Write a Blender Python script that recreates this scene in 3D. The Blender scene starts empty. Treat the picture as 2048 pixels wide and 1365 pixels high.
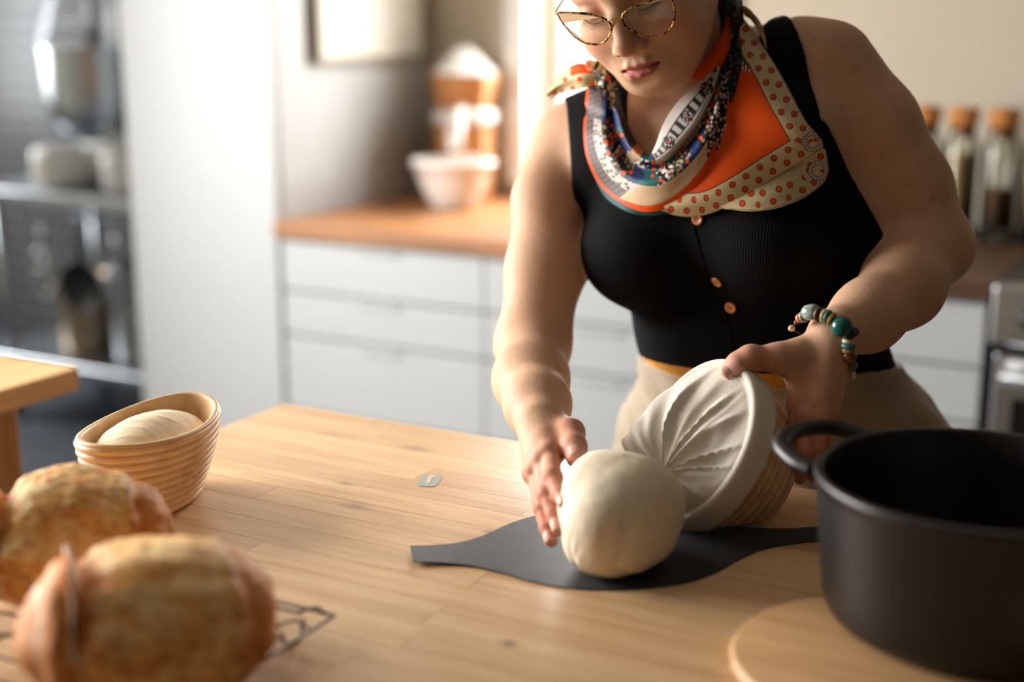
import bpy, bmesh, math, random
import numpy as np
from mathutils import Vector, Matrix, noise

# ------------------------------------------------------------------ camera
sc = bpy.context.scene
FPX = 2700.0                       # focal length in pixels of a 2048 px wide frame
PITCH = math.atan((682.5 - 50.0) / FPX)
YAW = math.radians(28.5)
CAM = np.array([0.0, 0.0, 1.4])
_h = np.array([-math.sin(YAW), math.cos(YAW), 0.0])
VR = np.array([math.cos(YAW), math.sin(YAW), 0.0])          # viewing right
VF = _h * math.cos(PITCH) - np.array([0, 0, 1.0]) * math.sin(PITCH)
VU = _h * math.sin(PITCH) + np.array([0, 0, 1.0]) * math.cos(PITCH)
VB = -VF

cam_data = bpy.data.cameras.new('camera')
cam_data.sensor_width = 36.0
cam_data.lens = FPX / 2048.0 * 36.0
cam_data.clip_start = 0.05
cam_data.clip_end = 60
cam_data.dof.use_dof = True
cam_data.dof.focus_distance = 1.43
cam_data.dof.aperture_fstop = 1.65
cam = bpy.data.objects.new('camera', cam_data)
cam.location = CAM
cam.rotation_euler = (math.pi / 2 - PITCH, 0, YAW)
sc.collection.objects.link(cam)
sc.camera = cam

# ------------------------------------------------------------------ world, light, exposure
sc.view_settings.view_transform = 'Standard'
sc.view_settings.look = 'None'
sc.view_settings.gamma = 1.0
sc.view_settings.use_curve_mapping = False
sc.view_settings.exposure = 0.32

world = bpy.data.worlds.new('world')
sc.world = world
world.use_nodes = True
bg = world.node_tree.nodes['Background']
bg.inputs[0].default_value = (0.95, 1.0, 0.96, 1)
bg.inputs[1].default_value = 1.6


def area_light(name, loc, target, sx, sy, power, col):
    d = bpy.data.lights.new(name, 'AREA')
    d.shape = 'RECTANGLE'
    d.size = sx
    d.size_y = sy
    d.energy = power
    d.color = col
    o = bpy.data.objects.new(name, d)
    o.location = loc
    o.rotation_euler = (Vector(target) - Vector(loc)).to_track_quat('-Z', 'Y').to_euler()
    sc.collection.objects.link(o)
    return o


# daylight through the tall window in the left wall and the window in the back wall
area_light('daylight_side', (-3.03, 0.92, 1.52), (-0.7, 1.10, 1.0), 1.8, 1.3, 124, (1.0, 0.97, 0.935))
area_light('daylight_back', (-1.55, 3.86, 1.62), (-1.15, 1.6, 1.0), 0.56, 1.15, 62, (1.0, 0.98, 0.94))
area_light('pantry_fill_lamp', (-5.36, 3.1, 1.5), (-3.6, 3.3, 0.9), 0.9, 1.1, 42, (0.95, 0.98, 1.0))  # added lamp at an unseen pantry opening, brightens the trolley


# ------------------------------------------------------------------ coordinates
def P(px, py, d):
    """world point seen at frame position px,py (2048 wide) at depth d in metres"""
    return CAM + d * (VF + (px - 1024.0) / FPX * VR + (682.5 - py) / FPX * VU)


def onz(px, py, z=0.9):
    r = VF + (px - 1024.0) / FPX * VR + (682.5 - py) / FPX * VU
    return CAM + r * (z - CAM[2]) / r[2]


# ------------------------------------------------------------------ helpers
COL = sc.collection
ORG = {}


def tag(o, label=None, cat=None, group=None, kind=None):
    if label: o['label'] = label
    if cat: o['category'] = cat
    if group: o['group'] = group
    if kind: o['kind'] = kind
    return o


def thing(name, label, cat, loc, group=None, kind=None):
    o = bpy.data.objects.new(name, None)
    o.empty_display_size = 0.05
    o.location = loc
    COL.objects.link(o)
    ORG[o.name] = np.array(loc, float)
    return tag(o, label, cat, group, kind)


def origin(o):
    t = np.zeros(3)
    while o is not None:
        t = t + np.array(o.location)
        o = o.parent
    return t


def obj(name, verts, faces, mat, parent=None, smooth=True, cols=None, uvs=None, auto=None):
    """one mesh object from world coordinates, made a child of parent"""
    v = np.asarray(verts, dtype=np.float64).reshape(-1, 3)
    if parent is not None:
        v = v - origin(parent)
        loc = (0, 0, 0)
    else:
        c = np.array([(v[:, 0].min() + v[:, 0].max()) / 2, (v[:, 1].min() + v[:, 1].max()) / 2, v[:, 2].min()])
        v = v - c
        loc = c
    me = bpy.data.meshes.new(name)
    if isinstance(faces, np.ndarray):
        n, k = faces.shape
        me.vertices.add(len(v))
        me.vertices.foreach_set('co', v.astype(np.float32).ravel())
        me.loops.add(n * k)
        me.loops.foreach_set('vertex_index', faces.astype(np.int32).ravel())
        me.polygons.add(n)
        me.polygons.foreach_set('loop_start', np.arange(0, n * k, k, dtype=np.int32))
        me.update(calc_edges=True)
        me.validate()
    else:
        me.from_pydata([tuple(x) for x in v], [], faces)
        me.update()
    if smooth:
        me.polygons.foreach_set('use_smooth', [True] * len(me.polygons))
    if cols is not None:
        a = me.color_attributes.new('Col', 'FLOAT_COLOR', 'POINT')
        c4 = np.ones((len(v), 4), np.float32)
        c4[:, :3] = cols
        a.data.foreach_set('color', c4.ravel())
    if uvs is not None:
        ul = me.uv_layers.new(name='UVMap')
        li = np.zeros(len(me.loops), np.int32)
        me.loops.foreach_get('vertex_index', li)
        ul.data.foreach_set('uv', np.asarray(uvs, np.float32)[li].ravel())
    if mat is not None:
        me.materials.append(mat)
    o = bpy.data.objects.new(name, me)
    o.location = loc
    if parent is not None:
        o.parent = parent
    COL.objects.link(o)
    if auto:
        m = o.modifiers.new('edge', 'EDGE_SPLIT')
        m.split_angle = math.radians(auto)
    return o


def bev_box(x0, x1, y0, y1, z0, z1, b=0.0, seg=2):
    bm = bmesh.new()
    bmesh.ops.create_cube(bm, size=1.0)
    for v in bm.verts:
        v.co = Vector(((x0 + x1) / 2 + v.co.x * (x1 - x0), (y0 + y1) / 2 + v.co.y * (y1 - y0), (z0 + z1) / 2 + v.co.z * (z1 - z0)))
    if b > 0:
        bmesh.ops.bevel(bm, geom=list(bm.edges), offset=b, segments=seg, profile=0.5, affect='EDGES')
    bm.verts.index_update()
    vs = np.array([v.co[:] for v in bm.verts])
    fs = [[v.index for v in f.verts] for f in bm.faces]
    bm.free()
    return vs, fs


def box(name, x0, x1, y0, y1, z0, z1, mat, parent=None, b=0.003, seg=2, smooth=False):
    v, f = bev_box(x0, x1, y0, y1, z0, z1, b, seg)
    return obj(name, v, f, mat, parent, smooth=smooth)


def join(parts):
    V, F, n = [], [], 0
    for v, f in parts:
        V.append(np.asarray(v))
        F += [[i + n for i in q] for q in f]
        n += len(v)
    return np.concatenate(V), F


def lathe(profile, c, n=48, cap=False):
    """profile [(r,z)...] turned about the vertical through c"""
    pr = np.array(profile)
    a = np.linspace(0, 2 * math.pi, n, endpoint=False)
    V = np.zeros((len(pr), n, 3))
    V[:, :, 0] = c[0] + pr[:, 0:1] * np.cos(a)
    V[:, :, 1] = c[1] + pr[:, 0:1] * np.sin(a)
    V[:, :, 2] = c[2] + pr[:, 1:2]
    F = []
    for i in range(len(pr) - 1):
        for j in range(n):
            k = (j + 1) % n
            F.append([i * n + j, i * n + k, (i + 1) * n + k, (i + 1) * n + j])
    if cap:
        F.append([j for j in range(n)][::-1])
        F.append([(len(pr) - 1) * n + j for j in range(n)])
    return V.reshape(-1, 3), F


def rings(R, closed_caps=True):
    """loft over equal-length rings"""
    R = [np.asarray(r) for r in R]
    n = len(R[0])
    V = np.concatenate(R)
    F = []
    for i in range(len(R) - 1):
        for j in range(n):
            k = (j + 1) % n
            F.append([i * n + j, i * n + k, (i + 1) * n + k, (i + 1) * n + j])
    if closed_caps:
        F.append(list(range(n))[::-1])
        F.append([(len(R) - 1) * n + j for j in range(n)])
    return V, F


def tube(pts, r, n=8, closed=False, flat=None):
    pts = np.asarray(pts, float)
    m = len(pts)
    rr = np.broadcast_to(np.asarray(r, float), (m,)) if np.ndim(r) else np.full(m, float(r))
    T = np.zeros_like(pts)
    for i in range(m):
        if closed:
            T[i] = pts[(i + 1) % m] - pts[i - 1]
        else:
            T[i] = pts[min(i + 1, m - 1)] - pts[max(i - 1, 0)]
        T[i] /= max(np.linalg.norm(T[i]), 1e-9)
    up = np.array([0, 0, 1.0]) if abs(T[0][2]) < 0.9 else np.array([1.0, 0, 0])
    N = np.cross(T[0], up)
    N /= np.linalg.norm(N)
    R = []
    for i in range(m):
        N = N - T[i] * np.dot(N, T[i])
        N /= max(np.linalg.norm(N), 1e-9)
        B = np.cross(T[i], N)
        a = np.linspace(0, 2 * math.pi, n, endpoint=False)
        R.append(pts[i] + rr[i] * (np.cos(a)[:, None] * N + np.sin(a)[:, None] * B))
    if closed:
        V = np.concatenate(R)
        F = []
        for i in range(m):
            i2 = (i + 1) % m
            best = 0
            if i2 == 0:
                d = [np.linalg.norm(R[i] - np.roll(R[0], -s, axis=0)) for s in range(n)]
                best = int(np.argmin(d))
            for j in range(n):
                k = (j + 1) % n
                F.append([i * n + j, i * n + k, i2 * n + (k + best) % n, i2 * n + (j + best) % n])
        return V, F
    return rings(R)


def crom(pts, n):
    """Catmull-Rom through pts, n samples per span"""
    pts = np.asarray(pts, float)
    p = np.vstack([2 * pts[0] - pts[1], pts, 2 * pts[-1] - pts[-2]])
    out = []
    for i in range(1, len(p) - 2):
        for t in np.linspace(0, 1, n, endpoint=False):
            a, b, c, d = p[i - 1], p[i], p[i + 1], p[i + 2]
            out.append(0.5 * (2 * b + (c - a) * t + (2 * a - 5 * b + 4 * c - d) * t * t + (3 * b - a - 3 * c + d) * t ** 3))
    out.append(p[-2])
    return np.array(out)


# ------------------------------------------------------------------ materials
def lin(r, g, b):
    f = lambda c: (c / 255) / 12.92 if c / 255 <= 0.04045 else ((c / 255 + 0.055) / 1.055) ** 2.4
    return (f(r), f(g), f(b))


class NT:
    def __init__(s, name):
        s.m = bpy.data.materials.new(name)
        s.m.use_nodes = True
        s.t = s.m.node_tree
        s.b = s.t.nodes['Principled BSDF']

    def n(s, kind, **kw):
        x = s.t.nodes.new(kind)
        for k, v in kw.items():
            setattr(x, k, v)
        return x

    def l(s, a, b):
        s.t.links.new(a, b)

    def set(s, **kw):
        names = dict(color='Base Color', rough='Roughness', metal='Metallic', spec='Specular IOR Level', sss='Subsurface Weight',
                     sheen='Sheen Weight', coat='Coat Weight', trans='Transmission Weight', ior='IOR', alpha='Alpha')
        for k, v in kw.items():
            s.b.inputs[names[k]].default_value = (*v, 1) if k == 'color' else v
        return s

    def coord(s, scale=(1, 1, 1), kind='Object', rot=(0, 0, 0), loc=(0, 0, 0)):
        tc = s.n('ShaderNodeTexCoord')
        mp = s.n('ShaderNodeMapping')
        mp.inputs['Scale'].default_value = scale
        mp.inputs['Rotation'].default_value = rot
        mp.inputs['Location'].default_value = loc
        s.l(tc.outputs[kind], mp.inputs[0])
        return mp.outputs[0]

    def noise(s, vec, scale, detail=4, rough=0.55, dist=0.0):
        x = s.n('ShaderNodeTexNoise')
        x.inputs['Scale'].default_value = scale
        x.inputs['Detail'].default_value = detail
        x.inputs['Roughness'].default_value = rough
        x.inputs['Distortion'].default_value = dist
        s.l(vec, x.inputs['Vector'])
        return x.outputs[0]

    def ramp(s, fac, stops):
        x = s.n('ShaderNodeValToRGB')
        e = x.color_ramp.elements
        while len(e) < len(stops):
            e.new(0.5)
        for i, (p, c) in enumerate(stops):
            e[i].position = p
            e[i].color = (*c, 1) if len(c) == 3 else c
        s.l(fac, x.inputs[0])
        return x.outputs[0]

    def mix(s, fac, a, b, mode='MIX'):
        x = s.n('ShaderNodeMix', data_type='RGBA', blend_type=mode)
        if isinstance(fac, (int, float)):
            x.inputs[0].default_value = fac
        else:
            s.l(fac, x.inputs[0])
        for i, c in ((6, a), (7, b)):
            if isinstance(c, tuple):
                x.inputs[i].default_value = (*c, 1)
            else:
                s.l(c, x.inputs[i])
        return x.outputs[2]

    def math(s, op, a, b=0.0):
        x = s.n('ShaderNodeMath', operation=op)
        for i, c in ((0, a), (1, b)):
            if isinstance(c, (int, float)):
                x.inputs[i].default_value = c
            else:
                s.l(c, x.inputs[i])
        return x.outputs[0]

    def bump(s, h, strength=0.3, dist=0.002):
        x = s.n('ShaderNodeBump')
        x.inputs['Strength'].default_value = strength
        x.inputs['Distance'].default_value = dist
        s.l(h, x.inputs['Height'])
        s.l(x.outputs[0], s.b.inputs['Normal'])

    def color(s, out):
        s.l(out, s.b.inputs['Base Color'])


def plain(name, rgb, rough=0.5, metal=0.0, var=0.06, scale=12.0, bump=0.0, spec=0.5):
    """procedural material: one colour with a faint mottling"""
    t = NT(name).set(rough=rough, metal=metal, spec=spec)
    c = lin(*rgb)
    nz = t.noise(t.coord(), scale, 4)
    t.color(t.ramp(nz, [(0.3, tuple(x * (1 - var) for x in c)), (0.7, tuple(min(1, x * (1 + var)) for x in c))]))
    if bump:
        t.bump(t.noise(t.coord(), scale * 12, 3), bump, 0.001)
    return t.m


def wood_mat(name, dark, mid, light, axis=0, scale=1.0, rough=0.42, rand=True, knots=()):
    t = NT(name).set(rough=rough)
    sc3 = [14.0 * scale] * 3
    sc3[axis] = 0.9 * scale
    tc = t.n('ShaderNodeTexCoord')
    oi = t.n('ShaderNodeObjectInfo')
    geo = t.n('ShaderNodeNewGeometry')
    vm = t.n('ShaderNodeVectorMath', operation='MULTIPLY_ADD')
    cmb = t.n('ShaderNodeCombineXYZ')
    for i in range(3):
        t.l(oi.outputs['Random'], cmb.inputs[i])
    t.l(cmb.outputs[0], vm.inputs[0])
    vm.inputs[1].default_value = (37.0, 53.0, 71.0) if rand else (0, 0, 0)
    t.l(geo.outputs['Position'], vm.inputs[2])
    mp = t.n('ShaderNodeMapping')
    mp.inputs['Scale'].default_value = sc3
    t.l(vm.outputs[0], mp.inputs[0])
    g1 = t.noise(mp.outputs[0], 2.2, 6, 0.62, 0.7)
    g2 = t.noise(mp.outputs[0], 11.0, 3, 0.6, 0.2)
    col = t.ramp(g1, [(0.28, dark), (0.5, mid), (0.75, light)])
    fine = t.ramp(g2, [(0.35, (0.80, 0.76, 0.72)), (0.6, (1, 1, 1))])
    col = t.mix(0.55, col, fine, 'MULTIPLY')
    if rand:
        tone = t.ramp(oi.outputs['Random'], [(0.0, (0.78, 0.70, 0.62)), (0.25, (1.0, 0.98, 0.95)), (0.5, (0.90, 0.85, 0.79)), (0.75, (1.05, 1.03, 1.0)), (1.0, (0.96, 0.90, 0.83))])
        col = t.mix(1.0, col, tone, 'MULTIPLY')
    for (kx, ky, rx, ry, amt) in knots:
        mk = t.n('ShaderNodeMapping')
        mk.vector_type = 'TEXTURE'
        mk.inputs['Location'].default_value = (kx, ky, 0.9)
        mk.inputs['Scale'].default_value = (rx, ry, 1)
        t.l(geo.outputs['Position'], mk.inputs[0])
        ln = t.n('ShaderNodeVectorMath', operation='LENGTH')
        t.l(mk.outputs[0], ln.inputs[0])
        wob = t.math('ADD', ln.outputs['Value'], t.math('MULTIPLY', t.math('SUBTRACT', g2, 0.5), 1.1))
        k = t.ramp(wob, [(0.0, (amt, amt, amt)), (1.0, (0, 0, 0))])
        col = t.mix(k, col, (0.10, 0.045, 0.022))
    t.color(col)
    t.l(t.ramp(g1, [(0.2, (rough + 0.1,) * 3), (0.8, (rough - 0.05,) * 3)]), t.b.inputs['Roughness'])
    t.bump(g2, 0.12, 0.0006)
    return t.m


def vcol_mat(name, rough=0.6, sheen=0.0, bump_scale=0, bump=0.0, var=0.0, var_scale=40, sss=0.0, spec=0.4):
    t = NT(name).set(rough=rough, sheen=sheen, sss=sss, spec=spec)
    a = t.n('ShaderNodeVertexColor')
    a.layer_name = 'Col'
    c = a.outputs[0]
    if var:
        nz = t.noise(t.coord(), var_scale, 5)
        c = t.mix(1.0, c, t.ramp(nz, [(0.3, (1 - var,) * 3), (0.7, (1 + var,) * 3)]), 'MULTIPLY')
    t.color(c)
    if bump:
        t.bump(t.noise(t.coord(), bump_scale, 3), bump, 0.001)
    return t
# ------------------------------------------------------------------ the room
M_wall = plain('wall_paint', (204, 196, 178), 0.85, var=0.02, scale=3, bump=0.05)
M_ceil = plain('ceiling_paint', (140, 134, 126), 0.9, var=0.02)  # unseen ceiling, greyed to cut the bounced fill light
M_white = plain('cabinet_white', (184, 187, 188), 0.45, var=0.015, scale=2)
M_whitegap = plain('cabinet_carcass', (180, 183, 184), 0.6, var=0.02)
M_floor = plain('floor_slate', (78, 84, 92), 0.45, var=0.15, scale=5)
M_frame = plain('window_paint', (240, 240, 236), 0.4, var=0.01)
M_slat = plain('grey_slat', (86, 86, 88), 0.32, var=0.18, scale=6)
M_steel = plain('brushed_steel', (188, 192, 196), 0.28, 1.0, var=0.06, scale=20)
M_dark = plain('dark_metal', (40, 42, 44), 0.4, 0.6, var=0.1)
M_black = plain('black_rubber', (18, 18, 19), 0.6, var=0.1)
M_ctr = wood_mat('counter_oak', lin(142, 94, 56), lin(184, 130, 84), lin(204, 154, 106), axis=0, rough=0.42)

WB = 3.56      # back wall
XL, XR, YF, ZC = -5.4, 1.9, -1.6, 2.5


def struct(name, x0, x1, y0, y1, z0, z1, mat, parent=None, b=0.0):
    o = box(name, x0, x1, y0, y1, z0, z1, mat, parent, b=b)
    if parent is None:
        tag(o, kind='structure')
    return o


def wall_pieces(pieces, name, mat):
    v, f = join([bev_box(*p) for p in pieces])
    return tag(obj(name, v, f, mat, None, smooth=False), kind='structure')


struct('floor', XL - 0.1, XR + 0.1, YF - 0.1, 4.35, -0.06, 0.0, M_floor)
struct('ceiling', XL - 0.1, XR + 0.1, YF - 0.1, 4.35, ZC, ZC + 0.08, M_ceil)
# back wall with the window opening
wx0, wx1, wz0, wz1 = -1.88, -1.31, 0.97, 2.2
wall_pieces([(-2.95, wx0, WB, WB + 0.2, 0, ZC), (wx1, XR + 0.1, WB, WB + 0.2, 0, ZC),
             (wx0, wx1, WB, WB + 0.2, 0, wz0), (wx0, wx1, WB, WB + 0.2, wz1, ZC)], 'wall_back', M_wall)
# side wall with a wide window opening that lets the daylight in from the left
XW = -3.05
wall_pieces([(XW - 0.1, XW, YF - 0.1, -0.03, 0, ZC), (XW - 0.1, XW, 1.87, 1.98, 0, ZC),
             (XW - 0.1, XW, -0.03, 1.87, 0, 0.82), (XW - 0.1, XW, -0.03, 1.87, 2.2, ZC)], 'wall_left', M_wall)
wall_pieces([(XL - 0.1, XL, 1.88, 2.6, 0, ZC), (XL - 0.1, XL, 3.6, 4.35, 0, ZC), (XL - 0.1, XL, 2.6, 3.6, 0, 0.9), (XL - 0.1, XL, 2.6, 3.6, 2.1, ZC),
             (XL, XW - 0.1, 1.88, 1.98, 0, ZC)], 'wall_pantry_left', M_wall)  # pantry opening added for the fill lamp
M_wall2 = plain('unseen_wall_dark', (74, 64, 54), 0.9, var=0.03)  # unseen walls, darkened to cut the bounced fill light
struct('wall_right', XR, XR + 0.1, YF - 0.1, WB + 0.2, 0, ZC, M_wall2)
struct('wall_front', XW - 0.1, XR + 0.1, YF - 0.1, YF, 0, ZC, M_wall2)
wall_pieces([(XL - 0.1, -2.95, 4.25, 4.35, 0, ZC), (-2.95, -2.90, WB, 4.35, 0, ZC)], 'wall_pantry', M_wall)
# the window in the back wall
w = struct('window_1', wx0, wx1, WB + 0.11, WB + 0.16, wz0, wz0 + 0.06, M_frame, b=0.004)
struct('window_frame', wx0, wx0 + 0.06, WB + 0.11, WB + 0.16, wz0, wz1, M_frame, w, b=0.004)
struct('window_frame', wx1 - 0.06, wx1, WB + 0.11, WB + 0.16, wz0, wz1, M_frame, w, b=0.004)
struct('window_frame', wx0, wx1, WB + 0.11, WB + 0.16, wz1 - 0.06, wz1, M_frame, w, b=0.004)
struct('window_sill', wx0 - 0.04, wx1 + 0.04, WB - 0.05, WB + 0.14, wz0 - 0.03, wz0, M_frame, w, b=0.004)
for x0, x1 in ((wx0 - 0.07, wx0), (wx1, wx1 + 0.07)):
    struct('window_casing', x0, x1, WB - 0.02, WB + 0.012, wz0, wz1 + 0.07, M_frame, w, b=0.003)
t = NT('window_glass').set(rough=0.0)
tb = t.n('ShaderNodeBsdfTransparent')
gl = t.n('ShaderNodeBsdfGlossy')
gl.inputs['Roughness'].default_value = 0.02
ms = t.n('ShaderNodeMixShader')
ms.inputs[0].default_value = 0.05
t.l(tb.outputs[0], ms.inputs[1]); t.l(gl.outputs[0], ms.inputs[2])
t.l(ms.outputs[0], t.t.nodes['Material Output'].inputs[0])
M_glass = t.m
for x0, x1 in ((wx0 + 0.06, wx1 - 0.06),):
    struct('window_pane', x0, x1, WB + 0.132, WB + 0.138, wz0 + 0.06, wz1 - 0.06, M_glass, w)
# side window
w2 = struct('window_2', XW - 0.09, XW - 0.04, -0.03, 1.87, 0.82, 0.88, M_frame, b=0.004)
for y0, y1 in ((-0.03, 0.03), (0.89, 0.95), (1.81, 1.87)):
    struct('window_frame', XW - 0.09, XW - 0.04, y0, y1, 0.82, 2.2, M_frame, w2, b=0.004)
struct('window_frame', XW - 0.09, XW - 0.04, -0.03, 1.87, 2.14, 2.2, M_frame, w2, b=0.004)

# grey slatted wall behind the trolley, slat by slat
sw = struct('wall_slatted', XL, -2.95, 4.19, 4.24, 0, ZC, plain('slat_backing', (70, 70, 70), 0.7))
v, f = bev_box(XL, -2.95, 4.155, 4.19, -0.03, 0.03, 0.008, 1)
sm = None
for i in range(24):
    if sm is None:
        o0 = obj('slat', v + np.array([0, 0, 0.04 + 0.072 * i]), f, M_slat, sw, smooth=False)
        sm = o0
    else:
        o = sm.copy()
        COL.objects.link(o)
        o.location.z = 0.072 * i

# ------------------------------------------------------------------ tall cabinet and base cabinets
tc = thing('tall_cabinet', 'tall plain white cabinet beside the oak worktop', 'cabinet', (-2.48, 3.14, 0))
box('body', -2.735, -2.22, 2.82, WB - 0.002, 0.0, 2.4, M_whitegap, tc, b=0.002)
box('door', -2.732, -2.223, 2.80, 2.819, 0.08, 2.38, M_white, tc, b=0.003)

xs = [-2.215, -1.60, -0.985, -0.43]
labs = ['white drawer unit under the worktop, next to the tall cabinet', 'white drawer unit under the worktop, between the two other drawer units',
        'white drawer unit under the worktop, next to the range cooker']
for i in range(3):
    x0, x1 = xs[i], xs[i + 1]
    c = thing('drawer_unit', labs[i], 'cabinet', ((x0 + x1) / 2, 3.1, 0), 'white drawer units under the worktop')
    box('body', x0, x1, 2.83, WB - 0.002, 0.10, 0.858, M_whitegap, c, b=0.001)
    box('plinth', x0, x1, 2.88, 2.9, 0.0, 0.10, M_white, c, b=0.001)
    for z0, z1 in ((0.105, 0.385), (0.39, 0.595), (0.60, 0.715), (0.72, 0.852)):
        d = box('drawer', x0 + 0.002, x1 - 0.002, 2.805, 2.83, z0, z1 - 0.003, M_white, c, b=0.002)
        box('handle', (x0 + x1) / 2 - 0.06, (x0 + x1) / 2 + 0.06, 2.792, 2.805, z1 - 0.016, z1 - 0.010, M_white, d, b=0.002)
wt = box('worktop', -2.218, -1.02, 2.775, WB - 0.002, 0.862, 0.90, M_ctr, None, b=0.004)
tag(wt, 'oak worktop along the back wall under the window', 'worktop')
M_wal = wood_mat('counter_dark_brown', lin(52, 32, 18), lin(84, 54, 32), lin(106, 70, 44), axis=0, rough=0.5)  # darker brown stretch of the worktop
wt3 = box('worktop', -1.018, -0.415, 2.775, WB - 0.002, 0.862, 0.90, M_wal, None, b=0.004)
tag(wt3, 'dark brown worktop piece under the corked jars', 'worktop')
wt2 = box('worktop', 0.20, XR - 0.01, 2.775, WB - 0.002, 0.862, 0.90, M_ctr, None, b=0.004)
tag(wt2, 'oak worktop piece on the other side of the range cooker', 'worktop')

# ------------------------------------------------------------------ framed sheet on the cabinet side
M_pfr = plain('frame_taupe', (150, 140, 118), 0.5)
M_sheet = plain('sheet_paper', (214, 212, 204), 0.7, var=0.02)
pf = thing('picture_frame', 'pale sheet in a thin taupe frame on the tall cabinet side', 'picture', (-2.21, 3.2, 1.29))
y0, y1, z0, z1 = 2.972, 3.53, 1.30, 1.95
v, f = join([bev_box(-2.2195, -2.195, y0, y0 + 0.02, z0, z1, 0.002), bev_box(-2.2195, -2.195, y1 - 0.02, y1, z0, z1, 0.002),
             bev_box(-2.2195, -2.195, y0 + 0.02, y1 - 0.02, z0, z0 + 0.016, 0.002), bev_box(-2.2195, -2.195, y0 + 0.02, y1 - 0.02, z1 - 0.016, z1, 0.002)])
obj('frame', v, f, M_pfr, pf, smooth=False)
box('sheet', -2.2195, -2.208, y0 + 0.015, y1 - 0.015, z0 + 0.01, z1 - 0.01, M_sheet, pf, b=0)

# ------------------------------------------------------------------ grain mill and bowl
M_mill = wood_mat('mill_beech', lin(170, 104, 52), lin(208, 146, 88), lin(226, 170, 112), axis=2, rough=0.4, rand=False)
M_cer = plain('ceramic_white', (232, 226, 220), 0.25, var=0.02)
M_flour = plain('flour', (238, 235, 230), 0.9, var=0.03, scale=60)
mx, my = -2.035, 3.455
gm = thing('grain_mill', 'wooden grain mill with a flared hopper and white spout', 'grain mill', (mx, my, 0.90))


def sq(cx, cy, z, r, n=8, ph=math.pi / 8):
    a = np.arange(n) / n * 2 * math.pi + ph
    return np.c_[cx + r * np.cos(a), cy + r * np.sin(a), np.full(n, z)]


v, f = rings([sq(mx, my, z, r) for z, r in ((0.90, 0.088), (0.915, 0.09), (1.11, 0.088), (1.12, 0.084))])
obj('body', v, f, M_mill, gm, smooth=False)
v, f = lathe([(0.0, 1.12), (0.094, 1.12), (0.097, 1.126), (0.097, 1.152), (0.09, 1.16), (0.07, 1.165), (0.0, 1.165)], (mx, my, 0), 40)
obj('collar', v, f, M_cer, gm)
v, f = rings([sq(mx, my, z, r) for z, r in ((1.165, 0.078), (1.172, 0.085), (1.255, 0.104), (1.262, 0.104))])
obj('hopper', v, f, M_mill, gm, smooth=False)
v, f = lathe([(0.096, 1.262), (0.085, 1.272), (0.055, 1.305), (0.025, 1.335), (0.0, 1.34)], (mx, my, 0), 30)
vn = np.array([p + 0.004 * np.array(noise.noise_vector(Vector(p * 30))) for p in v])
obj('grain_heap', vn, f, M_flour, gm)
sp = np.array([mx + 0.03, my - 0.075, 1.065])
v, f = tube([sp + np.array([0, 0.02, 0.10]), sp + np.array([0.002, -0.02, 0.085]), sp + np.array([0.006, -0.040, 0.03]), sp + np.array([0.008, -0.045, -0.015])], [0.018, 0.022, 0.024, 0.02], 14)
obj('spout', v, f, M_cer, gm)

bx, by = -1.955, 3.255
prof = [(0.0, 0.0), (0.058, 0.0), (0.062, 0.006), (0.078, 0.03), (0.098, 0.075), (0.108, 0.115), (0.1175, 0.117), (0.1185, 0.130), (0.112, 0.134),
        (0.106, 0.128), (0.100, 0.11), (0.088, 0.07), (0.065, 0.025), (0.04, 0.012), (0.0, 0.01)]
mb = thing('mixing_bowl', 'white rimmed mixing bowl under the spout of the grain mill', 'bowl', (bx, by, 0.90))
v, f = lathe(prof, (bx, by, 0.9005), 56)
obj('bowl', v, f, M_cer, mb)

# ------------------------------------------------------------------ storage jars
t = NT('jar_glass').set(rough=0.03, color=(0.93, 0.95, 0.93))
tb = t.n('ShaderNodeBsdfTransparent')
gl = t.n('ShaderNodeBsdfGlossy')
gl.inputs['Roughness'].default_value = 0.04
fr = t.n('ShaderNodeFresnel')
fr.inputs[0].default_value = 1.45
ms = t.n('ShaderNodeMixShader')
t.l(fr.outputs[0], ms.inputs[0]); t.l(tb.outputs[0], ms.inputs[1]); t.l(gl.outputs[0], ms.inputs[2])
t.l(ms.outputs[0], t.t.nodes['Material Output'].inputs[0])
tb.inputs[0].default_value = (0.93, 0.94, 0.92, 1)
M_jar = t.m
M_cork = plain('cork', (190, 126, 62), 0.8, var=0.25, scale=80, bump=0.2)
jars = [(-0.690, 3.36, (178, 150, 104), 0.13, 'glass jar with a cork, holding pale brown grain, beside the jar of cream flakes'),
        (-0.600, 3.345, (205, 178, 128), 0.19, 'glass jar with a cork, full of cream flakes nearly to the neck'),
        (-0.508, 3.335, (112, 76, 44), 0.115, 'glass jar with a cork, half full of dark brown grain'),
        (-0.420, 3.335, (206, 172, 92), 0.18, 'glass jar with a cork, full of yellow meal')]
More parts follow.
